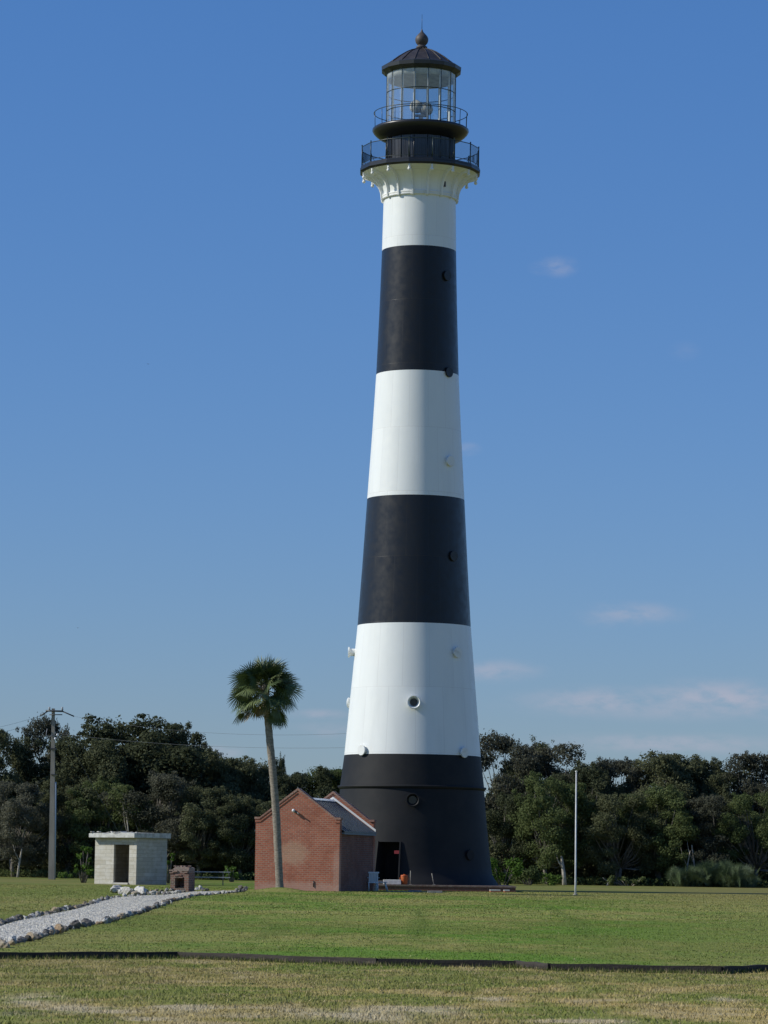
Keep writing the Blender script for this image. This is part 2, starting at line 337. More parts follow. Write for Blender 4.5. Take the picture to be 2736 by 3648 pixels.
# ---- border rocks
def rock_mat(name, a, b): 
    m = mat(name, a, .9); t = NT(m); oi = t.new('ObjectInfo'); n = t.noise(5, 6, .65)
    t.color(t.mix(t.rng(t.math('ADD', n, t.math('MULTIPLY', oi.outputs['Random'], .3)), .45, .85), a, b)); t.bump(t.noise(14, 5, .7), .8, .05); return m
m_rock = [rock_mat('grey_rock', (.11, .10, .09), (.33, .30, .26)), rock_mat('pale_rock', (.33, .31, .28), (.62, .60, .55)), rock_mat('ochre_rock', (.30, .20, .11), (.45, .38, .27)), rock_mat('dark_rock', (.06, .055, .05), (.17, .155, .135))]
rock_me = []
for sd in range(8):
    for mi in range(4):
        bm = bmesh.new(); bmesh.ops.create_icosphere(bm, subdivisions=3, radius=.5); rr = random.Random(sd * 7 + 1); ds = [(Vector((rr.gauss(0, 1), rr.gauss(0, 1), rr.gauss(0, 1))).normalized(), rr.uniform(.2, .46)) for _ in range(15)]
        for v in bm.verts:
            for d, c_ in ds:
                q = v.co.dot(d)
                if q > c_: v.co -= d * (q - c_) * .85
            v.co += v.co.normalized() * .05 * math.sin(v.co.x * 17 + sd) * math.cos(v.co.y * 15 - sd * 2 + v.co.z * 11)
        me = bpy.data.meshes.new('border_rock'); bm.to_mesh(me); bm.free(); me.materials.append(m_rock[mi]); rock_me.append(me)
rr = random.Random(5); nrock = 0
def rock(x, y, s, label, group, mi=None, tall=1.):
    global nrock
    nrock += 1; mi = mi if mi is not None else rr.choices((0, 1, 2, 3), (40, 24, 20, 16))[0]
    o = bpy.data.objects.new('border_rock', rock_me[rr.randrange(8) * 4 + mi]); C.objects.link(o)
    sz = (s * rr.uniform(.8, 1.25), s * rr.uniform(1.2, 2.2), s * rr.uniform(.7, 1.15) * tall); o.location = (x, y, gz(x, y) + sz[2] * .26); o.scale = sz; o.rotation_euler = (rr.uniform(-.25, .25), rr.uniform(-.25, .25), rr.uniform(-.5, .5)); tag(o, label, 'rock', group); return o
for pl, lab, grp, sgn in ((list(zip(lx, yq)), 'rough grey and tan limestone rock in the right border of the white gravel path', 'rocks in the right-hand border of the path', 1),
                          (list(zip(ux, yq)), 'rough grey and tan limestone rock in the left border of the white gravel path', 'rocks in the left-hand border of the path', -1)):
    pts, L = resample(pl, 400); s = 0.1
    while s < L:
        i = int(s / L * 399); x, y = pts[i]
        if not (sgn < 0 and y > 150): 
            big = .18 if y < 110 else .17
            rock(x + sgn * .12 + rr.uniform(-.08, .08), y, rr.uniform(.7, 1.25) * big * (1.35 if rr.random() < .12 else 1), lab, grp)
            s += rr.uniform(.50, .80) * (.82 if y < 90 else 1.15)
        else: s += 1
for px, py, s, mi in ((415, 3181, .62, 1), (432, 3184, .34, 1), (447, 3182, .42, 1), (462, 3186, .36, 0), (455, 3190, .42, 1), (474, 3184, .34, 1), (490, 3182, .5, 1), (507, 3183, .5, 1), (505, 3191, .48, 1), (484, 3191, .3, 2), (520, 3186, .3, 0)):
    g = GP(px, py); rock(g.x, g.y, s, 'pale limestone rock in the loose pile beside the path, in front of the concrete shed', 'pale rocks piled where the path forks', mi)
for px in range(530, 620, 9):
    g = GP(px, 3177 if px % 2 else 3187); rock(g.x, g.y, rr.uniform(.18, .28), 'small rock bordering the side branch of gravel left of the brick hearth', 'rocks along the side branch of the path')
for px, py in ((700, 3173), (714, 3172), (722, 3174), (738, 3174), (845, 3175), (858, 3170), (866, 3170), (876, 3171)):
    g = GP(px, py); rock(g.x, g.y, rr.uniform(.2, .34), 'small rock at the end of the gravel, between brick hearth and brick house', 'rocks at the end of the path')

# ------------------------------------------------------------------ lighthouse
TX, TY = 1.71, 181.0; TZ = .80
def paint(name, base, mort, rough, amt=.05):
    m = mat(name, base, rough, Specular_IOR_Level=.36 if base[0] < .1 else .5); t = NT(m); s = t.new('SeparateXYZ'); t.l.new(t.co(), s.inputs[0])
    ang = t.math('ARCTAN2', s.outputs[0], t.math('MULTIPLY', s.outputs[1], -1.)); cb = t.new('CombineXYZ'); t.l.new(t.math('ADD', t.math('MULTIPLY', ang, 3.2), 30), cb.inputs[0]); t.l.new(s.outputs[2], cb.inputs[1])
    b = t.new('TexBrick'); t.l.new(cb.outputs[0], b.inputs['Vector']); b.inputs['Scale'].default_value = 1; b.inputs['Brick Width'].default_value = 1.4; b.inputs['Row Height'].default_value = 3.49
    b.inputs['Mortar Size'].default_value = .012; b.inputs['Mortar Smooth'].default_value = .3; b.inputs['Bias'].default_value = 0
    b.inputs['Color1'].default_value = (*[q * (1 - amt) for q in base], 1); b.inputs['Color2'].default_value = (*[min(1, q * (1 + amt)) for q in base], 1); b.inputs['Mortar'].default_value = (*mort, 1)
    dirt = t.rng(t.noise(1.2, 6, .6, stretch=(1, 1, .18)), .45, .8, 0, .17); grime = t.math('ADD', dirt, t.rng(t.noise(9, 5, .6, stretch=(1, 1, .12)), .62, .85, 0, .10))
    t.color(t.mix(grime, b.outputs['Color'], tuple(q * .55 + .02 for q in base))); bp = t.math('SUBTRACT', t.math('MULTIPLY', t.noise(.9, 3, .5), .35), t.math('MULTIPLY', b.outputs['Fac'], .25)); t.bump(bp, .18 if base[0] < .1 else .35, .05)
    t.put(t.rng(t.noise(2.5, 4), .3, .7, rough - .06, rough + .08, False), t.b.inputs['Roughness']); return m
m_white = paint('white_paint', (.79, .805, .78), (.70, .70, .68), .38, .025)
m_black = paint('black_paint', (.012, .013, .015), (.022, .021, .02), .36, .15)
m_base = noisy('black_base_paint', (.011, .012, .014), (.017, .017, .018), .9, .62, bump=.05, Specular_IOR_Level=.25)
m_iron = mat('black_ironwork', (.016, .017, .02), .33)
m_panel = noisy('black_panelling', (.02, .021, .025), (.03, .03, .033), 2, .36, Specular_IOR_Level=.9)
m_cream = noisy('cream_paint', (.77, .78, .76), (.60, .59, .54), 2.2, .55, .5, .75, bump=.1)
m_roof = noisy('brown_black_roof', (.030, .026, .025), (.052, .043, .039), 2.5, .42)
m_rust = noisy('brown_copper', (.055, .048, .046), (.085, .07, .065), 6, .6)
m_green = mat('green_black_frame', (.02, .035, .033), .4)
m_strip = mat('white_frame', (.8, .8, .78), .4)
m_dark = mat('dark_interior', (.006, .006, .006), .9)  # near-black colour stands in for the darkness inside openings
m_pane = mat('dark_pane', (.03, .03, .028), .15)
m_glass = bpy.data.materials.new('lantern_glass'); m_glass.use_nodes = True
n, l = m_glass.node_tree.nodes, m_glass.node_tree.links; n.clear(); out = n.new('ShaderNodeOutputMaterial'); ms = n.new('ShaderNodeMixShader'); tr = n.new('ShaderNodeBsdfTransparent'); gl = n.new('ShaderNodeBsdfGlossy'); fr = n.new('ShaderNodeLayerWeight'); pw_ = n.new('ShaderNodeMath'); pw_.operation = 'POWER'; pw_.inputs[1].default_value = 4; ma_ = n.new('ShaderNodeMath'); ma_.operation = 'MULTIPLY_ADD'; ma_.inputs[1].default_value = .75; ma_.inputs[2].default_value = .085
tr.inputs[0].default_value = (.93, .96, .95, 1); gl.inputs['Roughness'].default_value = .02; l.new(fr.outputs['Facing'], pw_.inputs[0]); l.new(pw_.outputs[0], ma_.inputs[0])
l.new(ma_.outputs[0], ms.inputs[0]); l.new(tr.outputs[0], ms.inputs[1]); l.new(gl.outputs[0], ms.inputs[2]); df = n.new('ShaderNodeBsdfDiffuse'); df.inputs[0].default_value = (.8, .84, .84, 1); m2 = n.new('ShaderNodeMixShader'); m2.inputs[0].default_value = .09; l.new(ms.outputs[0], m2.inputs[1]); l.new(df.outputs[0], m2.inputs[2]); l.new(m2.outputs[0], out.inputs[0])

T = empty('lighthouse', (TX, TY, TZ), 0, 'tall iron lighthouse banded black and white with glazed lantern on top', 'lighthouse')
PR = [(4.72, .80), (4.63, .98), (4.45, 1.25), (4.33, 1.50), (4.22, 2.3), (4.11, 3.22), (3.97, 4.6), (3.86, 5.78), (3.86, 6.06), (3.66, 7.70), (3.36, 11.1), (3.05, 14.67), (2.83, 18.1), (2.63, 21.53), (2.41, 25.1), (2.24, 28.31), (2.11, 31.9), (2.02, 35.13), (1.97, 37.89)]
def pr(z): return float(np.interp(z, [q[1] for q in PR], [q[0] for q in PR]))
def az(r, a, z): return Vector((r * math.sin(a), -r * math.cos(a), z - TZ))
def zl(pf): return [(r, z - TZ) for r, z in pf]
def band(z0, z1, m, label, n=144):
    k = max(2, int((z1 - z0) / .6)); zs = [z0 + (z1 - z0) * i / k for i in range(k + 1)]
    o = MB().lathe(zl([(pr(z), z) for z in zs]), n).build('painted_band', m, T); o['label'] = label; return o
band(35.13, 37.95, m_white, 'topmost white band'); band(28.31, 35.13, m_black, 'upper black band'); band(21.53, 28.31, m_white, 'middle white band')
band(14.67, 21.53, m_black, 'middle black band'); band(7.70, 14.67, m_white, 'lowest white band'); band(6.06, 7.70, m_base, 'narrow black band above the ledge')
MB().lathe(zl([(3.84, 6.08), (3.97, 6.06), (3.99, 6.0), (3.90, 5.9), (3.86, 5.88)]), 144).build('ledge', m_base, T)
# base drum with the door opening
A0, A1 = R(-25), R(-9); zs = [5.90, 5.0, 4.2, 3.6, 3.08, 2.5, 1.9, 1.5, 1.25, 1.08, .95, .80]
N = 180
MB().lathe(zl([(pr(z), z) for z in zs]), N, .5, skip=lambda i, k: (zs[i] < 3.09 and zs[i + 1] > 1.05) and A0 <= 2 * math.pi * (k + 1 - N * (k > N / 2)) / N <= A1).build('base_drum', m_base, T)
# door surround and dark interior
mb = MB(); aL, aR = 2 * math.pi * (-13 + .5) / N, 2 * math.pi * (-5 + .5) / N
ri = 3.3
def jamb(a): 
    return [az(pr(3.08) + .06, a, 3.12), az(pr(1.08) + .06, a, 1.08), az(ri, a, 1.08), az(ri, a, 3.12)]
for a0, a1 in ((aL - .015, aL), (aR, aR + .015)): mb.add(jamb(a0) + jamb(a1), [(0, 1, 2, 3), (7, 6, 5, 4), (0, 4, 5, 1), (1, 5, 6, 2), (2, 6, 7, 3), (3, 7, 4, 0)])
d = mb.build('door_surround', m_base, T)
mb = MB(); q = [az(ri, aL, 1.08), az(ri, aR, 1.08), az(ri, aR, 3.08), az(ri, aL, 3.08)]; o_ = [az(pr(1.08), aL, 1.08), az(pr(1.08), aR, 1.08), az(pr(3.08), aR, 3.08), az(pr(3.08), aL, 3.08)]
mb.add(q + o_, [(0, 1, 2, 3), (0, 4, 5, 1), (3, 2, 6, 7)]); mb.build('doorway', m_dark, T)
am = R(-11.5); c = az(3.9, am, 2.55); 
m_red = mat('red_sign', (.25, .025, .035), .6); MB().box(c, (.30, .03, .17), R(-12)).build('door_sign', m_red, T)['label'] = 'small red sign in the dark doorway'
# portholes
def porthole(azm, z, m, r=.33, label=None):
    e_ = .12 if m in (m_black, m_base) else .18
    if azm < -1.4: e_ = .36
    rad = pr(z); M = Matrix.Rotation(azm, 4, 'Z'); mb = MB()
    def ring(prof, n=28):
        vs = []
        for rr_, dd in prof:
            for k in range(n):
                a = 2 * math.pi * k / n; vs.append(M @ Vector((rr_ * math.cos(a), -(rad + dd), z - TZ + rr_ * math.sin(a))))
        return vs, [(i * n + k, i * n + (k + 1) % n, (i + 1) * n + (k + 1) % n, (i + 1) * n + k) for i in range(len(prof) - 1) for k in range(n)]
    if abs(azm) > .1:                              # closed shutter disc on a short neck
        mb.add(*ring([(.20, -.1), (.20, e_ - .12), (.21, e_ - .09), (.275, e_ - .085), (.285, e_ - .07), (.285, e_ - .015), (.27, e_)]), smooth=True); o = mb.build('porthole', m, T); es = o.modifiers.new('edges', 'EDGE_SPLIT'); es.split_angle = R(40)
        mb = MB(); vs, _ = ring([(.27, e_)]); mb.add(vs, [tuple(range(28))]); mb.build('shutter', m, o); return
    mb.add(*ring([(r * .84, -.12), (r * .84, .2), (r, .215), (r * 1.1, .24), (r * 1.1, .34), (r * .97, .35), (r * .86, .32), (r * .62, .06)]), smooth=True)
    o = mb.build('porthole', m, T); es = o.modifiers.new('edges', 'EDGE_SPLIT'); es.split_angle = R(40)
    mb = MB(); vs, _ = ring([(r * .64, .07)]); mb.add(vs, [tuple(range(28))]); mb.build('pane', m_pane, o)
for a, ydisp, m in ((46, 595, m_black), (47, 803, m_black), (43.6, 995, m_cream), (45, 1200, m_black), (44, 1408, m_cream), (-89, 1411, m_white), (0, 1517, m_white), (-46, 1622, m_cream), (46, 1624, m_cream), (0, 1728, m_base), (46, 1845, m_base), (-112, 1520, m_white), (112, 1530, m_white)):
    a = R(a); z = 20
    for _ in range(4): z = P(1480, ydisp * 1.6492, TY - pr(z) * math.cos(a)).z + 0
    porthole(a, z, m)
# corbelled gallery
skin = [(2.02, 38.02), (2.04, 38.3), (2.10, 38.6), (2.22, 38.9), (2.45, 39.15), (2.80, 39.30), (3.14, 39.37)]
MB().lathe(zl(skin), 96).build('corbel_cone', m_cream if False else m_white, T)
MB().lathe(zl([(1.97, 37.92), (2.06, 37.93), (2.09, 38.0), (2.05, 38.04), (2.10, 38.08), (2.10, 38.14), (2.03, 38.16)]), 96).build('moulding', m_cream, T)
fin_out = [(2.06, 37.86), (2.14, 37.92), (2.17, 38.12), (2.20, 38.4), (2.30, 38.68), (2.50, 38.93), (2.78, 39.11), (3.05, 39.19), (3.17, 39.2)]
ball = [(0, .07), (.04, .08), (.075, .11), (.095, .16), (.085, .21), (.05, .235), (.065, .26), (.075, .30)]
m_brk = noisy('bracket_paint', (.80, .81, .80), (.70, .70, .67), 3, .5, .5, .8)
for k in range(16):
    a = R(22.5 * k + 11.25); mb = MB(); inn = [(3.17, 39.36)] + [(r - .01, z) for r, z in reversed(skin[1:])] + [(2.0, 37.86)]
    poly = fin_out + inn; vs = []
    for sgn in (-1, 1):
        for r, z in poly:
            v = az(r, a, z); tv = Vector((math.cos(a), math.sin(a), 0)) * .045 * sgn; vs.append(v + tv)
    n = len(poly); mb.add(vs, [tuple(range(n)), tuple(range(2 * n - 1, n - 1, -1))] + [(i, i + n, (i + 1) % n + n, (i + 1) % n) for i in range(n)])
    b = mb.build('bracket', m_brk, T)
    mb = MB(); c0 = az(3.12, a, 38.93); vs = []; nn = 10
    for r, z in ball:
        for j in range(nn): vs.append(c0 + Vector((r * math.cos(j * .6283), r * math.sin(j * .6283), z)))
    mb.add(vs, [(i * nn + j, i * nn + (j + 1) % nn, (i + 1) * nn + (j + 1) % nn, (i + 1) * nn + j) for i in range(len(ball) - 1) for j in range(nn)], True); mb.build('pendant', m_brk, b)
MB().box(az(2.12, R(38), 38.55), (.12, .12, .28), R(38)).build('vent', m_rust, T)
MB().lathe(zl([(1.85, 39.71), (3.22, 39.72), (3.29, 39.70), (3.29, 39.62), (3.33, 39.58), (3.33, 39.46), (3.22, 39.385), (3.13, 39.38), (1.9, 39.38)]), 16, .5, smooth=False).build('gallery_deck', m_iron, T)
# gallery railing
rail = MB(); RR = 3.24
def ringpts(r, z, n=16, off=.5): return [az(r, 2 * math.pi * (k + off) / n, z) for k in range(n + 1)]
g = MB().tube(ringpts(RR, 40.77), .024, 6).tube(ringpts(RR, 39.84), .016, 5).build('railing', m_green, T)
for k in range(16):
    a = R(22.5 * k + 11.25); mb = MB().tube([az(RR, a, 39.72), az(RR, a, 40.82)], .028, 6); mb.tube([az(RR, a, 40.2), az(RR - .25, a, 39.74)], .014, 5)
    mb.box(az(RR, a, 40.84), (.07, .07, .05)); mb.build('post', m_green, g)
    a2 = a + R(22.5); p0, p1 = az(RR, a, 0), az(RR, a2, 0); mb = MB()
    for j in range(1, 18):
        q = p0.lerp(p1, j / 18); mb.tube([(q.x, q.y, 39.84 - TZ), (q.x, q.y, 40.77 - TZ)], .0075, 3, smooth=False)
    mb.build('baluster_panel', m_green, g)
# watch room
MB().lathe(zl([(1.90, 39.72), (1.90, 41.3)]), 16, .5, smooth=False).build('watch_room', m_panel, T)
mb = MB()
for k in range(16):
    a0 = R(22.5 * k + 11.25); a1 = a0 + R(22.5); p0, p1 = az(1.90, a0, 0), az(1.90, a1, 0); mb.tube([az(1.91, a0, 39.73), az(1.91, a0, 41.28)], .03, 6)
    for j in range(1, 7):
        q = p0.lerp(p1, j / 7); mb.box((q.x * 1.004, q.y * 1.004, 40.5 - TZ), (.022, .022, 1.5), math.atan2(q.y, q.x))
mb.build('battens', m_iron, T)
bowl = [(1.88, 41.24), (2.02, 41.29), (2.25, 41.39), (2.45, 41.54), (2.58, 41.68), (2.64, 41.80), (2.63, 41.88), (2.55, 41.935), (1.8, 41.95)]
MB().lathe(zl(bowl), 96).build('upper_gallery', m_iron, T)
g = MB().tube(ringpts(2.56, 42.77, 48), .022, 6).build('upper_railing', m_green, T)
for k in range(16):
    a = R(22.5 * k + 11.25); MB().tube([az(2.54, a, 41.93), az(2.56, a, 42.77)], .018, 5).build('post', m_green, g)
# lantern room
LR = 1.92
L_ = MB().tube(ringpts(LR, 43.86), .024, 6).tube(ringpts(LR, 42.84), .024, 6).tube(ringpts(LR, 41.99), .04, 6).tube(ringpts(LR, 44.95), .04, 6).build('lantern_frame', m_green, T)
for k in range(16):
    a = R(22.5 * k + 11.25); MB().tube([az(LR, a, 41.96), az(LR, a, 44.98)], .019, 6).build('muntin', m_green, L_)
    MB().box(az(LR - .07, a, 43.42), (.075, .10, 2.9), a).build('inner_mullion', m_strip, L_)
    a2 = a + R(22.5); mb = MB(); mb.add([az(LR - .012, a, 41.98), az(LR - .012, a2, 41.98), az(LR - .012, a2, 44.96), az(LR - .012, a, 44.96)], [(0, 1, 2, 3)]); mb.build('glass_pane', m_glass, L_)
m_ceil = noisy('lantern_ceiling', (.58, .57, .52), (.42, .41, .37), 3, .7)
MB().lathe(zl([(0.0, 45.05), (.9, 44.98), (1.6, 44.80), (1.80, 44.66), (1.82, 44.60), (1.86, 44.60), (1.87, 44.95)]), 64).build('ceiling', m_ceil, T)
eave = [(1.86, 44.95), (2.02, 44.95), (2.10, 45.02), (2.20, 45.10), (2.22, 45.30), (2.12, 45.36), (1.95, 45.40)]
MB().lathe(zl(eave), 16, .5, smooth=False).build('eave', mat('eave_iron', (.025, .028, .03), .4), T)
dome = [(1.95, 45.40), (1.74, 45.55), (1.52, 45.72), (1.25, 45.93), (.95, 46.12), (.62, 46.28), (.36, 46.36), (.26, 46.42)]
D = MB().lathe(zl(dome), 16, .5, smooth=False).build('dome', m_roof, T)
mb = MB()
for k in range(16):
    a = R(22.5 * k + 11.25); mb.tube([az(r + .01, a, z + .015) for r, z in dome], .022, 5)
mb.build('ribs', m_roof, D)
fin = [(.26, 46.40), (.30, 46.46), (.31, 46.52), (.24, 46.56), (.20, 46.60), (.24, 46.64), (.32, 46.74), (.36, 46.86), (.36, 46.98), (.31, 47.10), (.21, 47.22), (.12, 47.31), (.07, 47.38), (.03, 47.5), (0, 47.56)]
MB().lathe(zl(fin), 32).build('finial', m_rust, T)
MB().tube([(0, 0, 47.45 - TZ), (0, 0, 48.35 - TZ)], [.016, .008], 6).build('lightning_rod', m_green, T)
# beacon lamp inside
m_beac = noisy('beacon_housing', (.42, .42, .40), (.30, .30, .28), 4, .5); m_lens = mat('beacon_lens', (.55, .5, .42), .15)
bz = 43.0 - TZ
B = MB().tube([(0, 0, 41.95 - TZ), (0, 0, bz - .35)], [.16, .11], 16).box((0, 0, bz - .32), (.7, .3, .09)).box((-.38, 0, bz - .12), (.05, .22, .42)).box((.38, 0, bz - .12), (.05, .22, .42)).build('beacon', m_beac, T)
for sx_, dz, ry in ((-.2, .16, -.5), (.24, .02, .5)):
    M = Matrix.Rotation(ry, 3, 'Z'); c0 = Vector((sx_, 0, bz + dz)); p = lambda t: c0 + M @ Vector((0, t, 0))
    o = MB().tube([p(-.26), p(-.22), p(.10), p(.24)], [.33, .36, .33, .17], 24).build('beacon_drum', m_beac, B); MB().tube([p(-.285), p(-.262)], .29, 24).build('lens', m_lens, o)

# platform under the tower
def brickmat(name, c1, c2, mort, patch=None, w=.25, h=.098, dark=None):
    m = mat(name, c1, .9, Specular_IOR_Level=.2); t = NT(m); s = t.new('SeparateXYZ'); t.l.new(t.co(), s.inputs[0]); cb = t.new('CombineXYZ'); t.l.new(t.math('ADD', t.math('ADD', s.outputs[0], s.outputs[1]), 50), cb.inputs[0]); t.l.new(t.math('ADD', s.outputs[2], 10), cb.inputs[1])
    b = t.new('TexBrick'); t.l.new(cb.outputs[0], b.inputs['Vector']); b.inputs['Scale'].default_value = 1; b.inputs['Brick Width'].default_value = w; b.inputs['Row Height'].default_value = h; b.inputs['Mortar Size'].default_value = .015; b.inputs['Bias'].default_value = -.1
    b.inputs['Color1'].default_value = (*c1, 1); b.inputs['Color2'].default_value = (*c2, 1); b.inputs['Mortar'].default_value = (*mort, 1)
    c = t.mix(t.rng(t.noise(1.1, 7, .7), .38, .68, 0, .62), b.outputs['Color'], tuple(q * .6 for q in c1)); c = t.mix(t.rng(t.noise(2.3, 7, .7, stretch=(1, 1, 1.4)), .56, .8, 0, .5), c, mort)
    if patch:
        for (x0, z0, ax, az_, f, col) in patch:
            v = t.new('CombineXYZ'); t.l.new(t.math('DIVIDE', t.math('SUBTRACT', s.outputs[0], x0), ax), v.inputs[0]); t.l.new(t.math('DIVIDE', t.math('SUBTRACT', s.outputs[2], z0), az_), v.inputs[2])
            ln = t.new('VectorMath', operation='LENGTH'); t.l.new(v.outputs[0], ln.inputs[0]); k = t.math('ADD', ln.outputs['Value'], t.math('MULTIPLY', t.math('SUBTRACT', t.noise(5, 5, .7), .5), 1.2))
            c = t.mix(t.rng(k, .55, 1.15, f, 0), c, col)
    t.color(c); t.bump(t.math('SUBTRACT', t.math('MULTIPLY', t.noise(30, 3), .4), b.outputs['Fac']), .6, .012); return m
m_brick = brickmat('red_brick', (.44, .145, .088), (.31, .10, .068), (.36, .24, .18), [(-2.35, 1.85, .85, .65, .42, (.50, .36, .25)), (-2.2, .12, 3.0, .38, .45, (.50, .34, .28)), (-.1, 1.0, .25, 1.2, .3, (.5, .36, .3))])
m_brick2 = brickmat('dark_brick', (.20, .09, .07), (.15, .065, .055), (.17, .13, .11))
m_old = brickmat('old_brick', (.22, .10, .075), (.09, .065, .055), (.22, .19, .16), [( -.4, 1.05, .8, .2, .3, (.38, .34, .30))], .22, .08)
m_conc = noisy('concrete', (.50, .48, .43), (.36, .34, .30), 1.6, .9, .4, .7, bump=.4, stretch=(1, 1, 2.4))
pz = .873; gz0 = .45
plat = MB().b2(-3.9, 7.08, 174.5, 187.6, gz0, pz - .05)
# split the platform so nothing overlaps the tower: a solid plinth below the tower foot
P_ = empty('tower_plinth', (1.6, 174.5, .57), 0, 'low red brick plinth the lighthouse stands on, running right from the doorway', 'plinth')
MB().b2(-5.5, 5.45, 0, 13.0, -.2, .225).build('brick_wall', m_brick2, P_)
MB().b2(-5.53, 5.48, -.03, 13.03, .227, .30).build('coping', noisy('plinth_coping', (.16, .10, .085), (.24, .19, .165), 4, .9), P_)
st = P(1365, 3151, 175.3); m_step = noisy('white_step', (.78, .78, .75), (.6, .6, .56), 5, .7)
tag(MB().b2(0, .92, 0, .75, .0, .24).build('door_step', m_step, None, (st.x + .0, 175.3, pz + .004), bevel=.015), 'white block step on the brick plinth at the foot of the dark doorway', 'step')
# orange cooler jug with lid, handles and tap
m_or = mat('orange_plastic', (.50, .12, .025), .6); m_wh = mat('white_plastic', (.75, .78, .8), .45)
oc = P(1440, 3151, 175.6); K_ = empty('cooler_jug', (oc.x, 175.6, pz + .003), R(20), 'small orange plastic drum with a lid beside the white door step', 'cooler')
MB().lathe([(0, 0), (.15, 0), (.165, .02), (.18, .38), (.185, .40), (.17, .41)], 28).build('body', m_or, K_)
MB().lathe([(.18, .41), (.19, .42), (.19, .46), (.17, .49), (.06, .50), (.05, .53), (0, .53)], 28).build('lid', mat('dark_orange_plastic', (.45, .09, .02), .5), K_)
for s in (-1, 1): MB().tube([(s * .18, 0, .36), (s * .24, 0, .34), (s * .24, 0, .24), (s * .18, 0, .22)], .014, 6).build('handle', m_or, K_)
m_post = noisy('grey_post', (.2, .18, .15), (.3, .28, .24), 8, .8)
for px, py, hh, ln, lb in ((1462, 3151, .72, 0.0, 'thin grey stake standing on the plinth beside the orange drum'), (1546, 3151, .6, -.12, 'thin leaning grey stake on the plinth right of the orange drum')):
    g = P(px, py, 175.4); S_ = empty('stake', (g.x, 175.4, pz + .002), 0, lb, 'stake', 'stakes on the plinth')
    MB().tube([(0, 0, 0), (ln * .5, 0, hh * .5), (ln, 0, hh)], .022, 6).build('shaft', m_post, S_); MB().box((0, 0, .015), (.14, .14, .03)).build('foot', m_post, S_)

# ------------------------------------------------------------------ brick oil house
TH = R(16); hc = GP(1207, 3176); hx, hy = hc.x, 165.3; hzb = gz(hx, hy) - .02; W_, LN = 4.32, 6.3
H = empty('brick_house', (hx, hy, hzb), -TH, 'small red brick gabled house with blue-grey metal roof beside the lighthouse', 'building')
ze, zp, kn = 3.50, 4.92, .20
def gable(o): return [(-W_, 0 - .3), (0, -.3), (0, ze), (-kn, ze), (-W_ / 2, zp), (-W_ + kn, ze), (-W_, ze)]
MB().prism(gable(0), .34, 'y', 0).build('gable_wall', m_brick, H)
MB().prism(gable(0), .34, 'y', LN - .34).build('gable_wall', m_brick, H)
sw = MB().b2(-.34 - .02, -.02, .342, LN - .342, -.3, 2.92).build('side_wall', brickmat('painted_shade_brick', (.26, .105, .075), (.17, .07, .055), (.20, .155, .13)), H)  # darker copy of the brick: this side's shade is put into the colour
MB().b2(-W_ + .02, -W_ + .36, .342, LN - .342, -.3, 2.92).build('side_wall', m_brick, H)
# copings: raking strips proud of the gables, with kneelers
m_cop = brickmat('coping_brick', (.36, .16, .12), (.26, .12, .09), (.34, .27, .22), None, .08, .12)
def coping(y0, y1):
    mb = MB(); sl = (zp - ze) / (W_ / 2 - kn)
    for s in (0, 1):
        f = (lambda x: x) if s == 0 else (lambda x: -W_ - x)
        pl = [(f(.05), ze + .003), (f(.05), ze + .11), (f(-kn - .02), ze + .11), (f(-W_ / 2), zp + .12), (f(-W_ / 2), zp + .003), (f(-kn), ze + .003)]
        mb.prism(pl, y1 - y0, 'y', y0)
    return mb
coping(-.06, .40).build('coping', m_cop, H); coping(LN - .40, LN + .06).build('coping', m_cop, H)
mb = MB()                                       # corbelled course below the coping
for f in ((lambda x: x), (lambda x: -W_ - x)):
    mb.prism([(f(0.02), ze - .16), (f(.02), ze), (f(-kn), ze), (f(-W_ / 2), zp), (f(-W_ / 2), zp - .13), (f(-kn - .05), ze - .13)], .03, 'y', -.033)
mb.build('corbel_course', m_brick, H)
m_metal = noisy('blue_grey_metal_roof', (.075, .095, .115), (.10, .12, .14), 1.5, .38)
zr0, xr0 = 2.90, .16; xm = -W_ / 2; sl = (4.50 - zr0) / (xr0 - xm)
mb = MB().prism([(xr0, zr0), (xr0, zr0 + .06), (xm, 4.56), (xm, 4.50)], LN - .70, 'y', .35).prism([(-W_ - xr0, zr0), (xm, 4.50), (xm, 4.56), (-W_ - xr0, zr0 + .06)], LN - .70, 'y', .35)
RF = mb.build('roof', m_metal, H)
mb = MB()
for i in range(13):
    y = .62 + i * .42
    for f in ((lambda x: x), (lambda x: -W_ - x)):
        mb.prism([(f(xr0), zr0 + .062), (f(xr0), zr0 + .095), (f(xm + .06), 4.565), (f(xm + .06), 4.535)], .02, 'y', y)
mb.build('roof_seams', m_metal, RF)
MB().prism([(xm - .16, 4.50), (xm - .16, 4.525), (xm, 4.62), (xm + .16, 4.525), (xm + .16, 4.50), (xm, 4.59)], LN - .72, 'y', .36).build('ridge_cap', m_strip, RF)
mb = MB()
for f in ((lambda x: x), (lambda x: -W_ - x)): mb.prism([(f(xr0 - .04), zr0 + .10), (f(xr0 - .04), zr0 + .22), (f(xm), 4.76), (f(xm), 4.64)], .02, 'y', LN - .37)
mb.build('flashing', m_strip, RF)
MB().b2(.0, .14, .36, LN - .36, 2.80, 2.898).build('fascia', mat('grey_fascia', (.16, .18, .2), .6), H)
lt = empty('wall_lamp', (0, 0, 0)); bpy.data.objects.remove(lt)
lm = MB().tube([(-2.27, -.002, 3.87), (-2.27, -.10, 3.88)], .07, 12).tube([(-2.22, -.07, 3.87), (-2.10, -.16, 3.80), (-2.02, -.22, 3.78)], .035, 8).build('wall_lamp', mat('lamp_grey', (.16, .16, .16), .5), H)
mb = MB(); ns = 12
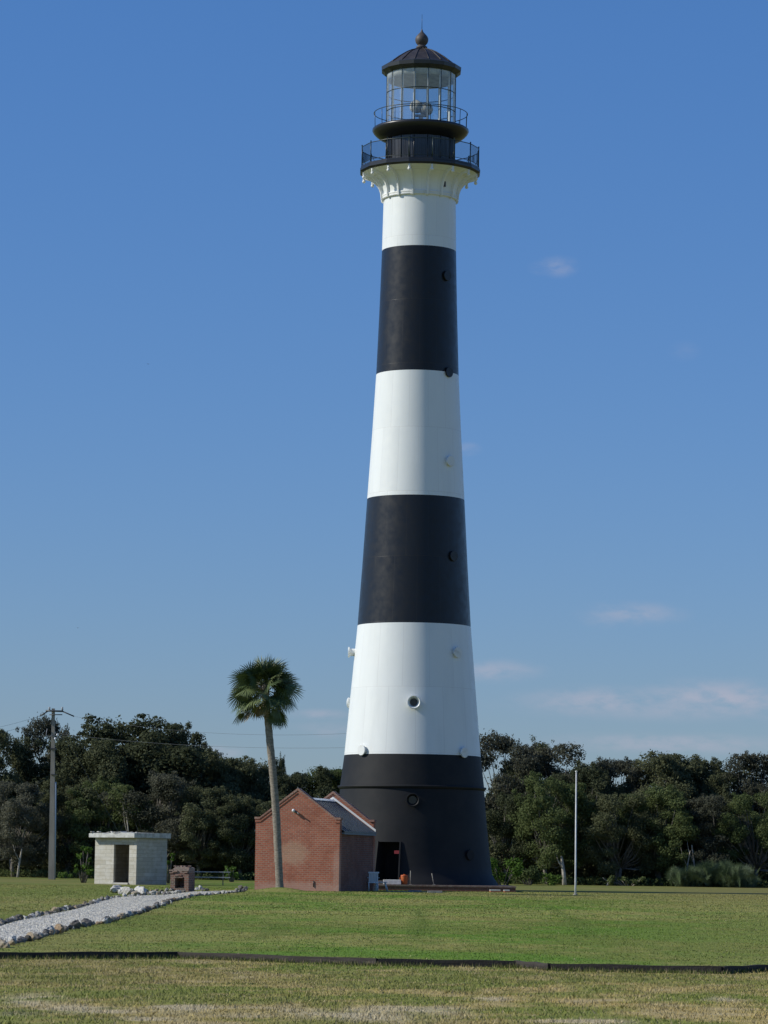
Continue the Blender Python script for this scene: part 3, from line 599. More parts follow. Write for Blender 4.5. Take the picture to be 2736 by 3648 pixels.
for cx_, r_ in ((-2.33, .085),): mb.lathe([(0, -r_), (r_ * .7, -r_ * .7), (r_, 0), (r_ * .7, r_ * .7), (0, r_)], 16)
mb.v = [(x - 2.33, y - .17, z + 3.93) for x, y, z in mb.v]; mb.build('lamp_head', m_wh, lm)
MB().tube([(-1.29, -.03, .22), (-1.29, -.03, .52)], .022, 6).build('pipe', m_iron, H)

# ------------------------------------------------------------------ white plastic chair and side table by the dark wall
def chair(x, y, rz, lb):
    c = empty('plastic_chair', (x, y, gz(x, y)), rz, lb, 'chair', 'chairs by the lighthouse door')
    MB().box((0, 0, .42), (.52, .5, .05)).build('seat', m_wh, c, bevel=.012)
    B_ = MB()
    for i in range(6): B_.box((-.2 + i * .08, .255 + .0, .68), (.066, .03, .5), 0, Matrix.Rotation(-.14, 3, 'X'))
    B_.box((0, .31, .92), (.54, .04, .08)); B_.build('backrest', m_wh, c)
    for s in (-1, 1):
        MB().tube([(s * .27, -.22, .0), (s * .27, -.22, .62), (s * .28, -.16, .645), (s * .28, .26, .66)], .024, 8).build('armrest', m_wh, c)
        MB().tube([(s * .23, -.21, 0), (s * .23, -.2, .42)], .026, 8).build('leg', m_wh, c); MB().tube([(s * .23, .27, 0), (s * .23, .23, .42)], .026, 8).build('leg', m_wh, c)
    return c
g = GP(1323, 3174); chair(g.x + .05, 170.3, R(190), 'white plastic slatted chair standing against the shaded side wall of the brick house')
tb = empty('side_table', (P(1356, 3174, 171.2).x, 171.2, gz(0, 171)), R(8), 'low white plastic table with splayed legs right of the white chair', 'table')
MB().box((0, 0, .44), (.62, .5, .04)).build('table_top', m_wh, tb, bevel=.01)
for sx_ in (-1, 1):
    for sy_ in (-1, 1): MB().tube([(sx_ * .33, sy_ * .24, 0), (sx_ * .22, sy_ * .16, .42)], .024, 8).build('leg', m_wh, tb)
# slabs and loose bricks on the lawn
m_slab = noisy('grey_slab', (.34, .32, .29), (.22, .21, .19), 5, .9, bump=.4)
def slab(px0, px1, py, Y, d, h, lb, m=m_slab):
    a, b = P(px0, py, Y), P(px1, py, Y); o = MB().b2(0, b.x - a.x, 0, d, -.06, h).build('stone_slab', m, None, (a.x, Y, gz(a.x, Y)), bevel=.012); return tag(o, lb, 'slab', 'flat slabs in front of the plinth')
slab(1523, 1576, 3186, 165.5, 1.4, .10, 'dark-edged grey concrete slab lying proud of the grass, below the tower plinth')
slab(1455, 1502, 3175, 170.6, 1.2, .06, 'thin grey paving slab behind the larger slab, in front of the plinth')
slab(1378, 1520, 3180, 167.6, 2.6, .015, 'broad pale paving patch set flush in the grass before the doorway')
for px, w_, lb in ((1746, .52, 'long white-topped orange brick block at the right end of the plinth'), (1796, .28, 'short white-topped orange brick block at the right end of the plinth')):
    g = P(px, 3180, 172.6); o = empty('brick_block', (g.x, 172.6, gz(g.x, 172.6)), R(4), lb, 'brick block', 'brick blocks by the plinth')
    MB().b2(0, w_, 0, .22, -.02, .075).build('block', mat('orange_brick', (.62, .24, .12), .85), o, bevel=.01); MB().b2(-.01, w_ + .01, -.01, .23, .077, .135).build('block_top', m_step, o, bevel=.01)

# ------------------------------------------------------------------ concrete shed
TS = R(35); sc = GP(484, 3151); SH = empty('concrete_shed', (sc.x, sc.y, gz(sc.x, sc.y) - .02), -TS, 'small flat-roofed concrete shed with an open dark doorway', 'shed')
SW, SDp, SHt = 2.98, 2.7, 2.60; tw = .16
mc = mat('shed_concrete', (.5, .48, .42), .9); t = NT(mc)
s = t.new('SeparateXYZ'); t.l.new(t.co(), s.inputs[0]); cb = t.new('CombineXYZ'); t.l.new(t.math('ADD', t.math('ADD', s.outputs[0], s.outputs[1]), 9), cb.inputs[0]); t.l.new(t.math('ADD', s.outputs[2], 1), cb.inputs[1])
b = t.new('TexBrick'); t.l.new(cb.outputs[0], b.inputs['Vector']); b.inputs['Scale'].default_value = 1; b.inputs['Brick Width'].default_value = .8; b.inputs['Row Height'].default_value = .21; b.inputs['Mortar Size'].default_value = .008; b.inputs['Color1'].default_value = (.60, .575, .51, 1); b.inputs['Color2'].default_value = (.47, .44, .37, 1); b.inputs['Mortar'].default_value = (.28, .26, .21, 1)
c = t.mix(t.rng(t.noise(2.6, 7, .7, stretch=(1, 1, 2.2)), .42, .72, 0, .75), b.outputs['Color'], (.40, .35, .24)); c = t.mix(t.rng(t.noise(1.3, 5, .6), .5, .75, 0, .5), c, (.64, .63, .58)); t.color(c); t.bump(t.noise(20, 5, .7), .6, .03)
dx0, dx1, dz1 = -1.62, -.52, 2.22
MB().b2(-SW, dx0, 0, tw, -.2, SHt).b2(dx1, 0, 0, tw, -.2, SHt).b2(dx0, dx1, 0, tw, dz1, SHt).build('front_wall', mc, SH)
MB().b2(-tw, 0, tw, SDp - tw, -.2, SHt).build('side_wall', mc, SH); MB().b2(-SW, -SW + tw, tw, SDp - tw, -.2, SHt).build('side_wall', mc, SH); MB().b2(-SW, 0, SDp - tw, SDp, -.2, SHt).build('back_wall', mc, SH)
MB().b2(-SW + tw, -tw, tw, SDp - tw, -.2, .05).build('floor', m_dark, SH); MB().b2(dx0 + .002, dx1 - .002, -.10, tw, -.2, .12).build('threshold', m_conc, SH)
rf = MB(); x0, x1, y0, y1 = -SW - .14, .14, -.40, SDp + .14; nn = 14; rr = random.Random(3)
tz = [SHt + .24 + rr.uniform(-.05, .06) for _ in range(nn + 1)]; rfo = []
vs = []; 
for i in range(nn + 1):
    x = x0 + (x1 - x0) * i / nn; vs += [(x, y0, SHt + .003), (x, y0, tz[i]), (x, y1, SHt + .28 + rr.uniform(-.02, .02)), (x, y1, SHt + .003)]
fs = []
for i in range(nn):
    o_ = i * 4
    for a, b_ in ((0, 1), (1, 2), (2, 3), (3, 0)): fs.append((o_ + a, o_ + b_, o_ + 4 + b_, o_ + 4 + a))
fs += [(0, 1, 2, 3), (nn * 4 + 3, nn * 4 + 2, nn * 4 + 1, nn * 4)]
rf.add(vs, fs); RFs = rf.build('roof', noisy('roof_slab', (.62, .62, .58), (.38, .37, .33), 3, .9, .35, .7, bump=.5), SH)
mb = MB()
for i in range(16): mb.box((rr.uniform(x0 + .1, x1 - .3), rr.uniform(y0 + .02, y0 + 1.2), SHt + .30 + rr.uniform(-.02, .02)), (rr.uniform(.08, .35), rr.uniform(.05, .2), rr.uniform(.03, .07)), rr.uniform(0, 3), Matrix.Rotation(rr.uniform(-.2, .2), 3, 'X'))
mb.build('roof_debris', m_conc, RFs)

# ------------------------------------------------------------------ brick hearth, picnic table, flagpole
hp = GP(671, 3178); HR = empty('brick_hearth', (hp.x, hp.y, gz(hp.x, hp.y)), -R(24), 'crumbling old brick hearth with an open firebox beside the gravel path', 'hearth')
fw, fd = .93, .62
MB().b2(-fw, -.70, 0, fd, -.1, .62).b2(-.22, 0, 0, fd, -.1, .62).b2(-.70, -.22, 0, fd, -.1, .16).b2(-.70, -.22, fd - .12, fd, .16, .62).b2(-fw, 0, 0, fd, .622, .80).prism([(-fw, .802), (0, .802), (0, 1.08), (-.12, 1.12), (-fw + .22, 1.12), (-fw + .05, .98)], fd - .04, 'y', .02).build('brickwork', m_old, HR)
MB().b2(-.699, -.221, .08, fd - .122, .162, .2).build('firebox_floor', m_dark, HR)  # near-black sheet on the floor of the firebox
mb = MB()
for i in range(11): mb.box((-fw + .14 + i * .075, .2 + rr.uniform(-.1, .1), 1.14 + rr.uniform(0, .03)), (.11, .2, .06), rr.uniform(-.4, .4))
for i in range(10): mb.box((rr.uniform(-fw, 0), -.01, rr.uniform(.65, 1.0)), (.2, .07, .06))
mb.build('loose_bricks', m_old, HR)
tp = GP(740, 3153); m_tab = noisy('bleached_wood', (.50, .50, .50), (.33, .32, .31), 4, .7, stretch=(.2, 1, 1))
PT = empty('picnic_table', (tp.x, tp.y, gz(tp.x, tp.y)), R(3), 'long bleached picnic table with benches behind the brick hearth', 'table')
mb = MB(); [mb.box((0, -.32 + i * .16, .74), (2.5, .145, .045)) for i in range(5)]; mb.build('table_top', m_tab, PT)
for s in (-1, 1):
    MB().box((0, s * .78, .44), (2.5, .26, .045)).build('bench', m_tab, PT)
    mb = MB(); x = s * .85
    for q in (-1, 1): mb.tube([(x, q * .7, 0), (x, q * .18, .71)], .03, 6)
    mb.tube([(x, -.85, .40), (x, .85, .40)], .03, 6); mb.build('leg_frame', noisy('weathered_wood', (.22, .2, .18), (.3, .28, .25), 6, .8), PT)
fp = GP(2050, 3188); ft = P(2053, 2750, fp.y); FP = empty('flagpole', (fp.x, fp.y, gz(fp.x, fp.y)), 0, 'slim white bare pole standing alone on the lawn right of the lighthouse', 'pole')
hh = ft.z - gz(fp.x, fp.y); dx = ft.x - fp.x
MB().tube([(0, 0, -.1), (dx * .1, 0, .6), (dx, 0, hh)], [.052, .047, .034], 12).build('shaft', noisy('white_pole_paint', (.60, .61, .62), (.48, .49, .48), 4, .5), FP)
MB().tube([(dx, 0, hh), (dx, 0, hh + .03), (dx, 0, hh + .06)], [.05, .06, .02], 12).build('cap', m_strip, FP); MB().tube([(0, 0, 0), (0, 0, .05)], [.13, .09], 12).build('base', m_slab, FP)

# ------------------------------------------------------------------ utility pole and wires
up = GP(184, 3133); UPz = gz(up.x, up.y); utop = P(190, 2524, up.y); UH = utop.z - UPz; ux_ = utop.x - up.x
m_pole = noisy('concrete_pole', (.36, .32, .26), (.28, .25, .205), 3, .85, stretch=(1, 1, .2)); m_hw = mat('galvanised', (.28, .29, .3), .5); m_dk = mat('dark_hardware', (.06, .06, .06), .5); m_ins = mat('porcelain', (.75, .75, .78), .3)
UPo = empty('utility_pole', (up.x, up.y, UPz), 0, 'tall tapering concrete utility pole left of the concrete shed', 'utility pole')
mb = MB(); w0, w1 = .20, .095
mb.add([(sx_ * w0, sy_ * w0, -.3) for sx_, sy_ in ((-1, -1), (1, -1), (1, 1), (-1, 1))] + [(ux_ + sx_ * w1, sy_ * w1, UH) for sx_, sy_ in ((-1, -1), (1, -1), (1, 1), (-1, 1))], [(3, 2, 1, 0), (4, 5, 6, 7), (0, 1, 5, 4), (1, 2, 6, 5), (2, 3, 7, 6), (3, 0, 4, 7)]); mb.build('shaft', m_pole, UPo)
def up_l(px, py, dy=0): q = P(px, py, up.y + dy); return Vector((q.x - up.x, dy, q.z - UPz))
MB().tube([up_l(163, 2532, -.18), up_l(225, 2534, -.18)], .055, 6).build('crossarm', m_dk, UPo)
MB().tube([up_l(176, 2546, -.18), up_l(222, 2546, -.18)], .03, 6).build('crossarm', m_dk, UPo)
for a, b_ in (((170, 2534), (142, 2551)), ((222, 2534), (264, 2552))): MB().tube([up_l(*a, -.18), up_l(*b_, -.2)], .04, 6).build('dead_end_insulator', m_dk, UPo)
for px in (176, 222): MB().tube([up_l(px, 2532, -.18), up_l(px, 2527, -.18), up_l(px, 2524, -.18), up_l(px, 2519, -.18)], [.04, .07, .05, .06], 8).build('pin_insulator', m_hw, UPo)
MB().tube([up_l(204, 2614, -.2), up_l(204, 2621, -.2)], .06, 8).tube([up_l(197, 2628, -.2), up_l(197, 2635, -.2)], .07, 8).build('cutout', m_ins, UPo)
MB().tube([up_l(168, 2596, -.15), up_l(164, 2618, -.2), up_l(176, 2626, -.2), up_l(186, 2618, -.2)], .02, 6).build('jumper_wire', m_hw, UPo)
MB().tube([up_l(197.5, 2786, -.05), up_l(196, 2980, -.05), up_l(194, 3134, -.05)], .065, 8).build('conduit', mat('grey_conduit', (.42, .48, .52), .5), UPo)
MB().box(up_l(190, 2668, 0), (.36, .4, .09)).build('pole_band', m_dk, UPo); MB().box(up_l(192, 2760, -.1), (.34, .3, .06)).build('pole_band', m_dk, UPo)
m_wire = mat('wire', (.10, .11, .12), .6)
def wire(a, b, sag, lb, r=.0065):
    pts = []
    for i in range(25):
        t_ = i / 24; p = a.lerp(b, t_); pts.append((p.x, p.y, p.z - sag * 4 * t_ * (1 - t_)))
    tag(MB().tube(pts, r, 4, smooth=False).build('power_line', m_wire), lb, 'wire', 'overhead wires')
Pp = lambda px, py, Y: P(px, py, Y)
wire(Pp(264, 2552, up.y - .2), Pp(1330, 2608, 184.0), .55, 'upper overhead wire from the utility pole, right across to the lighthouse')
wire(Pp(198, 2612, up.y - .2), Pp(1300, 2662, 184.0), .35, 'lower overhead wire from the utility pole, right across to the lighthouse')
wire(Pp(142, 2551, up.y - .2), Pp(-700, 2600, up.y - 20), .9, 'upper overhead wire leaving the utility pole towards the left edge')
wire(Pp(176, 2560, up.y - .2), Pp(-700, 2640, up.y - 20), .9, 'lower overhead wire leaving the utility pole towards the left edge')
gy = Pp(200, 2560, up.y); ge = GP(520, 3136); wire(gy, Vector((ge.x, up.y + 3, gz(ge.x, up.y))), 0, 'guy wire slanting down behind the concrete shed', .008)

# ------------------------------------------------------------------ sabal palm
m_trunk = noisy('palm_bark', (.30, .26, .205), (.17, .145, .115), 5, .9, bump=.9, stretch=(1, 1, 3.5))
m_fr = [mat('palm_leaf', (.065, .098, .034), .5), mat('palm_leaf_light', (.12, .15, .055), .5), mat('palm_leaf_dry', (.24, .19, .10), .7)]
for m in m_fr: m.node_tree.nodes['Principled BSDF'].inputs['Specular IOR Level'].default_value = .35
PM = empty('palm_tree', (PALM.x, PALM.y, gz(PALM.x, PALM.y) - .05), 0, 'single sabal palm with a leaning trunk in front of the brick house', 'palm tree')
def pl(px, py): q = P(px, py, PALM.y); return Vector((q.x - PALM.x, 0, q.z - gz(PALM.x, PALM.y) + .05))
tp_ = [(996, 3170, .22), (996, 3150, .185), (991, 3050, .18), (984, 2900, .185), (976, 2800, .175), (970, 2730, .18), (962, 2650, .175), (956, 2580, .172), (951, 2535, .165), (948, 2505, .17), (945, 2465, .19), (943, 2425, .10)]
mb = MB(); pts, rad = [], []
for i in range(len(tp_) - 1):
    for j in range(6):
        t_ = j / 6; a, b_ = tp_[i], tp_[i + 1]; pts.append(pl(a[0] + (b_[0] - a[0]) * t_, a[1] + (b_[1] - a[1]) * t_)); rad.append(a[2] + (b_[2] - a[2]) * t_ + .008 * math.sin(len(pts) * 2.2))
mb.tube(pts, rad, 18).build('trunk', m_trunk, PM)
crown = pl(943, 2440); rr = random.Random(12)
def frond(az_, el, plen, flen, mi, twist=0):
    M = []; d = Vector((math.cos(az_) * math.cos(el), math.sin(az_) * math.cos(el), math.sin(el))); side = Vector((-math.sin(az_), math.cos(az_), 0))
    p = crown + Vector((0, 0, -.25 * (el < 0))) + d * .05; mb = MB(); pts = [p.copy()]; n = 6
    for i in range(n):
        d = (d + Vector((0, 0, -.06))).normalized(); p = p + d * plen * (1 - .42 * max(0, math.sin(el))) / n; pts.append(p.copy())
    mb.tube(pts, [.022, .02, .018, .016, .014, .012, .01], 5)
    up_ = side.cross(d).normalized(); up_ = (up_ * math.cos(twist) + side * math.sin(twist)).normalized(); sd = d.cross(up_).normalized()
    N_ = 34
    for k in range(N_):
        a = (k / (N_ - 1) - .5) * R(290); q = (d * math.cos(a) + sd * math.sin(a) + up_ * (.30 * abs(math.sin(a)) + .05 * (k % 2))).normalized()
        L = flen * (.80 + .20 * math.cos(a * .7)) * rr.uniform(.88, 1.06); c_ = p.copy(); w_ = .023; prev = None; ww = q.cross(up_).normalized()
        for j in range(4):
            wj = (.012, w_, .024, .002)[j]; a_, b_ = c_ + ww * wj, c_ - ww * wj
            if prev: mb.add([prev[0], prev[1], b_, a_], [(0, 1, 2, 3)])
            prev = (a_, b_); q = (q + Vector((0, 0, -.02 - .075 * j))).normalized(); c_ = c_ + q * L / 3
    return mb.build('frond', m_fr[mi], PM)
nf = 62
for i in range(nf):
    t_ = (i + .5) / nf; el = math.asin(max(-1, min(1, 1 - 1.42 * t_))); frond(i * 2.39996 + rr.uniform(-.2, .2), el + rr.uniform(-.1, .1), rr.uniform(.75, 1.42), rr.uniform(.72, .92), 1 if rr.random() < .4 else 0, rr.uniform(-1.3, 1.3))
frond(R(-12), R(-60), 1.35, .66, 0, .9); frond(R(8), R(-52), 1.45, .62, 0, -.8); frond(R(-25), R(-48), 1.15, .55, 1, .3); frond(R(192), R(-36), 1.65, .60, 1, .5)
frond(R(205), R(-44), 1.5, .5, 2, 0); frond(R(175), R(-30), 1.25, .7, 0, -.6); frond(R(250), R(-62), 1.0, .45, 2, .3); frond(R(170), R(-64), 1.0, .42, 2, .3)
for k in range(4): frond(R(k * 51), R(70 + 3 * k % 20), 1.15, .8, 1, .8)
mb = MB()
for i in range(26):
    a = i * 2.4; z0 = rr.uniform(-.42, -.1); mb.tube([crown + Vector((math.cos(a) * .1, math.sin(a) * .1, z0)), crown + Vector((math.cos(a) * .34, math.sin(a) * .34, z0 + .22))], [.03, .012], 5)
mb.build('leaf_bases', m_trunk, PM)

# ------------------------------------------------------------------ trees
def leafmat(name, a, b):
    m = mat(name, a, .75, Specular_IOR_Level=.12); t = NT(m); g = t.new('NewGeometry'); oi = t.new('ObjectInfo')
    n = t.noise(.55, 3, .6, vec=g.outputs['Position']); n2 = t.noise(6, 2, .5, vec=g.outputs['Position'])
    k = t.math('ADD', t.math('ADD', n, t.math('MULTIPLY', t.math('SUBTRACT', oi.outputs['Random'], .5), .35)), t.math('MULTIPLY', t.math('SUBTRACT', n2, .5), .5))
    c_ = t.mix(t.rng(k, .3, .75), a, b); t.color(c_); tl = t.new('BsdfTranslucent'); t.put(c_, tl.inputs[0]); ms_ = t.new('MixShader'); ms_.inputs[0].default_value = .35; t.l.new(t.b.outputs[0], ms_.inputs[1]); t.l.new(tl.outputs[0], ms_.inputs[2]); t.l.new(ms_.outputs[0], t.n['Material Output'].inputs[0]); return m
m_leaf = [leafmat('oak_leaves', (.064, .076, .038), (.132, .142, .072)), leafmat('greyed_leaves', (.082, .086, .058), (.16, .158, .11)), leafmat('green_leaves', (.068, .095, .034), (.135, .165, .062)), leafmat('bright_leaves', (.07, .13, .02), (.14, .22, .05))]
m_bark = noisy('grey_bark', (.12, .105, .085), (.23, .205, .17), 4, .9)
def leaves(cent, rad, N, seed, size=(.12, .26), hollow=.35):
    rs = np.random.RandomState(seed); cent = np.array(cent); rad = np.array(rad); w = rad[:, 0] * rad[:, 2] * (1.0); idx = rs.choice(len(cent), N, p=w / w.sum())
    d = rs.randn(N, 3); d /= np.linalg.norm(d, axis=1)[:, None]; r = (hollow + (1 - hollow) * rs.rand(N)) ** .6 * (1 + .18 * rs.randn(N) * (rs.rand(N) < .35)); p = cent[idx] + d * rad[idx] * r[:, None]
    nrm = d * .6 + rs.randn(N, 3) * .6 + np.array([0, 0, .35]); nrm /= np.linalg.norm(nrm, axis=1)[:, None]
    a = np.cross(nrm, rs.randn(N, 3)); a /= np.linalg.norm(a, axis=1)[:, None]; b = np.cross(nrm, a); s = (size[0] + (size[1] - size[0]) * rs.rand(N))[:, None]
    V = np.stack([p - a * s * .5, p + b * s * .28, p + a * s * .5, p - b * s * .28], 1); return V
def tree_proto(seed, N, kind):
    rr = random.Random(seed); H_, W2 = 10., 4.4; cent, rad = [], []; low = kind != 'airy'
    nk = 95 if kind == 'dense' else (38 if kind == 'airy' else 68)
    for i in range(nk):
        for _ in range(30):
            x, y, z = rr.uniform(-1, 1), rr.uniform(-1, 1), rr.uniform(0, 1)
            hw = max(0, 1 - abs((z - .45) / .57) ** 2.6) ** .5 * (.75 + .3 * math.sin(math.atan2(y, x) * 3 + seed))
            if x * x + y * y < hw * hw and (x * x + y * y > (hw * .35) ** 2 or z > .7): break
        zz = (1.6 if low else 4.2) + z * (H_ - 1.1 - (1.6 if low else 4.2)); r = rr.uniform(.55, 1.15) * (.85 if kind == 'airy' else 1)
        cent.append((x * W2, y * W2, zz)); rad.append((r * 1.15, r * 1.15, r * .72))
    V = leaves(cent, rad, N, seed, hollow=.2)
    # scraggly outer sprays
    N2 = N; rs = np.random.RandomState(seed + 50); top = sorted(cent, key=lambda c: -c[2] - .4 * math.hypot(c[0], c[1]))[:22]
    sc_, sr_ = [], []
    for c_ in top:
        for _ in range(3): sc_.append((c_[0] + rs.randn() * .6, c_[1] + rs.randn() * .6, c_[2] + abs(rs.randn()) * .28 + .12)); q = .22 + .22 * rs.rand(); sr_.append((q, q, q * .7))
    V = np.concatenate([V, leaves(sc_, sr_, int(N * .16), seed + 9, (.1, .2), .1)])
    V = V.reshape(-1, 3); me = fastmesh('crown', V, np.arange(len(V)).reshape(-1, 4), m_leaf[0])
    mb = MB(); nt = rr.choice((1, 2, 2)); base = []
    for k in range(nt):
        lean = Vector((rr.uniform(-1.2, 1.2), rr.uniform(-.8, .8), 0)); b0 = Vector((rr.uniform(-.3, .3), rr.uniform(-.3, .3), -.3)); f = b0 + lean * .6 + Vector((0, 0, rr.uniform(1.6, 2.6)))
        mb.tube([b0, b0.lerp(f, .5) + Vector((rr.uniform(-.15, .15), 0, 0)), f], [.26, .2, .17], 8); base.append(f)
    for c_ in cent:
        f = min(base, key=lambda q: (q - Vector(c_)).length); c_ = Vector(c_); mid = f.lerp(c_, .5) + Vector((rr.uniform(-.5, .5), rr.uniform(-.5, .5), -rr.uniform(0, .5)))
        mb.tube([f, mid, c_], [.085, .05, .015], 5)
    return me, mb, V
def norm_proto(seed, N, kind):
    me, mb, V = tree_proto(seed, N, kind); tr = mb.build('trunk', m_bark); tme = tr.data; bpy.data.objects.remove(tr)
    return me, tme, float(np.percentile(V[:, 2], 99.7)), float(np.percentile(np.abs(V[:, 0]), 97.0))
protos = {'d0': norm_proto(1, 52000, 'dense'), 'd1': norm_proto(2, 52000, 'dense'), 'd2': norm_proto(3, 52000, 'dense'), 'm0': norm_proto(14, 34000, 'mid'), 'm1': norm_proto(15, 34000, 'mid'), 'a0': norm_proto(26, 17000, 'airy'), 'a1': norm_proto(27, 17000, 'airy')}
cme = {}
def tree(cx, top, wd, Yd, pk, mi, label, rz=None, name='oak_tree', cat='tree'):
    p = P(cx * 1.6492, top * 1.6492, Yd); z0 = gz(p.x, Yd); cm, tm, ph, pw = protos[pk]; hgt = p.z - z0; sxy = (1.9 if Yd > 234 and pk[0] != 'a' else (1.3 if pk[0] != 'a' else 1.25)) * wd * 1.6492 * Yd / F / 2 / pw; szz = hgt / ph
    key = (pk, mi)
    if key not in cme: c_ = cm.copy(); c_.materials.clear(); c_.materials.append(m_leaf[mi]); cme[key] = c_
    o = empty(name, (p.x, Yd, z0), rr.uniform(0, 6.28) if rz is None else rz, label, cat, 'trees along the back of the lawn'); o.scale = (sxy, sxy, szz)
    obj('crown', cme[key], o); obj('trunk', tm, o); return o
rr = random.Random(99)
TL = [(-2, 1566, 95, 238, 'd0', 0, 'dark dense oak at the left edge of the photo'),
 (108, 1550, 140, 242, 'a0', 1, 'thin-crowned greyish oak rising behind the utility pole, sky showing through'),
 (212, 1600, 110, 236, 'd1', 0, 'dark oak shoulder on the left flank of the domed oak'),
 (292, 1552, 185, 240, 'd2', 0, 'tallest domed dark oak behind the concrete shed'),
 (378, 1569, 105, 243, 'd0', 0, 'dark oak rising on the right flank of the domed oak'),
 (430, 1622, 95, 240, 'm0', 0, 'lower dark oak between the domed oak and the palm'),
 (486, 1638, 100, 238, 'd1', 0, 'rounded dark oak left of the palm trunk'),
 (545, 1642, 100, 240, 'd2', 0, 'rounded dark oak directly left of the palm trunk'),
 (605, 1633, 42, 244, 'a1', 0, 'narrow spiky tree rising just right of the palm trunk'),
 (655, 1660, 90, 239, 'd0', 0, 'low dark tree above the peak of the brick house'),
 (715, 1662, 90, 241, 'd1', 2, 'low green tree touching the left side of the lighthouse'),
 (38, 1690, 130, 228, 'm0', 1, 'small greyish tree with thin bare stems left of the utility pole'),
 (150, 1700, 110, 231, 'm1', 0, 'low bushy tree right behind the utility pole'),
 (235, 1680, 140, 231, 'd0', 2, 'greener low tree directly behind the concrete shed'),
 (345, 1670, 140, 230, 'm1', 1, 'greyish branching tree behind the right side of the shed roof'),
 (440, 1700, 130, 229, 'm0', 0, 'low dark tree behind the brick hearth'),
 (525, 1720, 120, 229, 'd2', 0, 'low dark tree behind the left wall of the brick house'),
 (620, 1725, 130, 233, 'd1', 0, 'dark tree hidden behind the roof of the brick house'),
 (1082, 1585, 190, 243, 'a0', 1, 'tall airy tree immediately right of the lighthouse, sky between its limbs'),
 (1140, 1600, 150, 244, 'a1', 0, 'airy dark crown between the tall airy tree and the flat-topped tree'),
 (1195, 1612, 130, 242, 'm0', 1, 'tall flat-topped tree left of the white pole'),
 (1190, 1672, 145, 229, 'd0', 2, 'broad rounded olive green tree in front, left of the white pole'),
 (1095, 1715, 110, 231, 'm1', 0, 'dark low tree beside the black foot of the lighthouse'),
 (1268, 1652, 90, 236, 'd2', 0, 'dark tree directly behind the white pole'),
 (1312, 1640, 90, 243, 'm1', 1, 'greyish tree just right of the white pole top'),
 (1372, 1654, 85, 242, 'a1', 1, 'small airy crown between two taller dark trees at right'),
 (1442, 1630, 115, 240, 'd1', 0, 'tallest dark tree in the right half of the wood'),
 (1508, 1640, 100, 242, 'm0', 0, 'dark tree right of the tallest one in the right half'),
 (1575, 1657, 105, 240, 'd0', 0, 'dark tree above the silvery palmetto clump'),
 (1652, 1628, 90, 239, 'm1', 1, 'tall tree cut by the right edge of the photo'),
 (1330, 1715, 130, 229, 'm0', 0, 'low shaded tree with bare lower stems right of the white pole'),
 (1430, 1700, 140, 230, 'd2', 2, 'low greener tree left of the palmetto clump'),
 (1530, 1720, 130, 230, 'm1', 1, 'low greyish tree with pale limbs behind the palmetto clump'),
 (1625, 1715, 120, 229, 'm0', 2, 'low yellowish green tree at the right edge above the palmettos'),
 (900, 1700, 190, 245, 'd1', 0, 'dark tree hidden behind the lighthouse')]
for a in TL: tree(*a)
# dead pale trunks and limbs that catch the light
m_pale = noisy('pale_dead_wood', (.46, .42, .36), (.32, .28, .23), 5, .85)
def snag(px, py0, py1, lean, Yd, r, lb):
    a = P(px, py0, Yd); z0 = gz(a.x, Yd); hh_ = P(px, py1, Yd).z - z0; o = empty('bare_trunk', (a.x, Yd, z0), 0, lb, 'tree trunk', 'bare pale trunks at the edge of the wood')
    MB().tube([(0, 0, -.2), (lean * .3, 0, hh_ * .4), (lean * .75, .1, hh_ * .8), (lean, 0, hh_)], [r * 1.3, r, r * .8, r * .5], 8).build('trunk', m_pale, o)
    MB().tube([(lean * .5, 0, hh_ * .55), (lean * .5 - .35, .1, hh_ * .85), (lean * .5 - .5, 0, hh_ * 1.15)], [r * .5, r * .35, r * .15], 6).build('limb', m_pale, o)
snag(2012, 3158, 3050, -.25, 226.5, .13, 'pale broken trunk just left of the white pole'); snag(2440, 3156, 3030, .35, 227.5, .05, 'thin pale trunk left of the palmetto clump'); snag(2480, 3156, 3010, -.3, 227.8, .07, 'pale forked trunk rising behind the palmetto clump')
snag(62, 3132, 3020, .25, 226, .07, 'slim grey trunk left of the utility pole'); snag(2160, 3156, 3130, .5, 226.5, .07, 'low slanting dead limb right of the white pole'); snag(470, 3134, 2890, -.5, 229, .06, 'pale limb rising behind the shed roof'); snag(560, 3134, 2900, .9, 229, .05, 'pale limb leaning right behind the shed roof')

# far wood behind and undergrowth along the edge: masses nobody could count
def mass(name, N, ylo, yhi, hfun, mi, size, seed, x0=-34, x1=34):
    rs = np.random.RandomState(seed); x = x0 + (x1 - x0) * rs.rand(N); y = ylo + (yhi - ylo) * rs.rand(N); hh_ = hfun(x) * (.55 + .8 * fbm(x / 1.6, y / 2, seed, 3)); z = G(x, y) + hh_ * rs.rand(N) ** .8
    p = np.stack([x, y, z], -1); nrm = rs.randn(N, 3); nrm /= np.linalg.norm(nrm, axis=1)[:, None]; a = np.cross(nrm, rs.randn(N, 3)); a /= np.linalg.norm(a, axis=1)[:, None]; b = np.cross(nrm, a); s = (size[0] + (size[1] - size[0]) * rs.rand(N))[:, None]
    V = np.stack([p - a * s * .5, p + b * s * .3, p + a * s * .5, p - b * s * .3], 1).reshape(-1, 3); return struct(obj(name, fastmesh(name, V, np.arange(len(V)).reshape(-1, 4), m_leaf[mi])), 'stuff')
mass('far_wood', 90000, 247, 262, lambda x: 5.9 + 0 * x, 0, (.3, .65), 31, -60, 60)
mass('undergrowth', 90000, 230, 242, lambda x: 3.0 + 0 * x, 0, (.15, .36), 32)
mass('undergrowth', 14000, 226.5, 230, lambda x: .55 + 0 * x, 2, (.08, .2), 33)

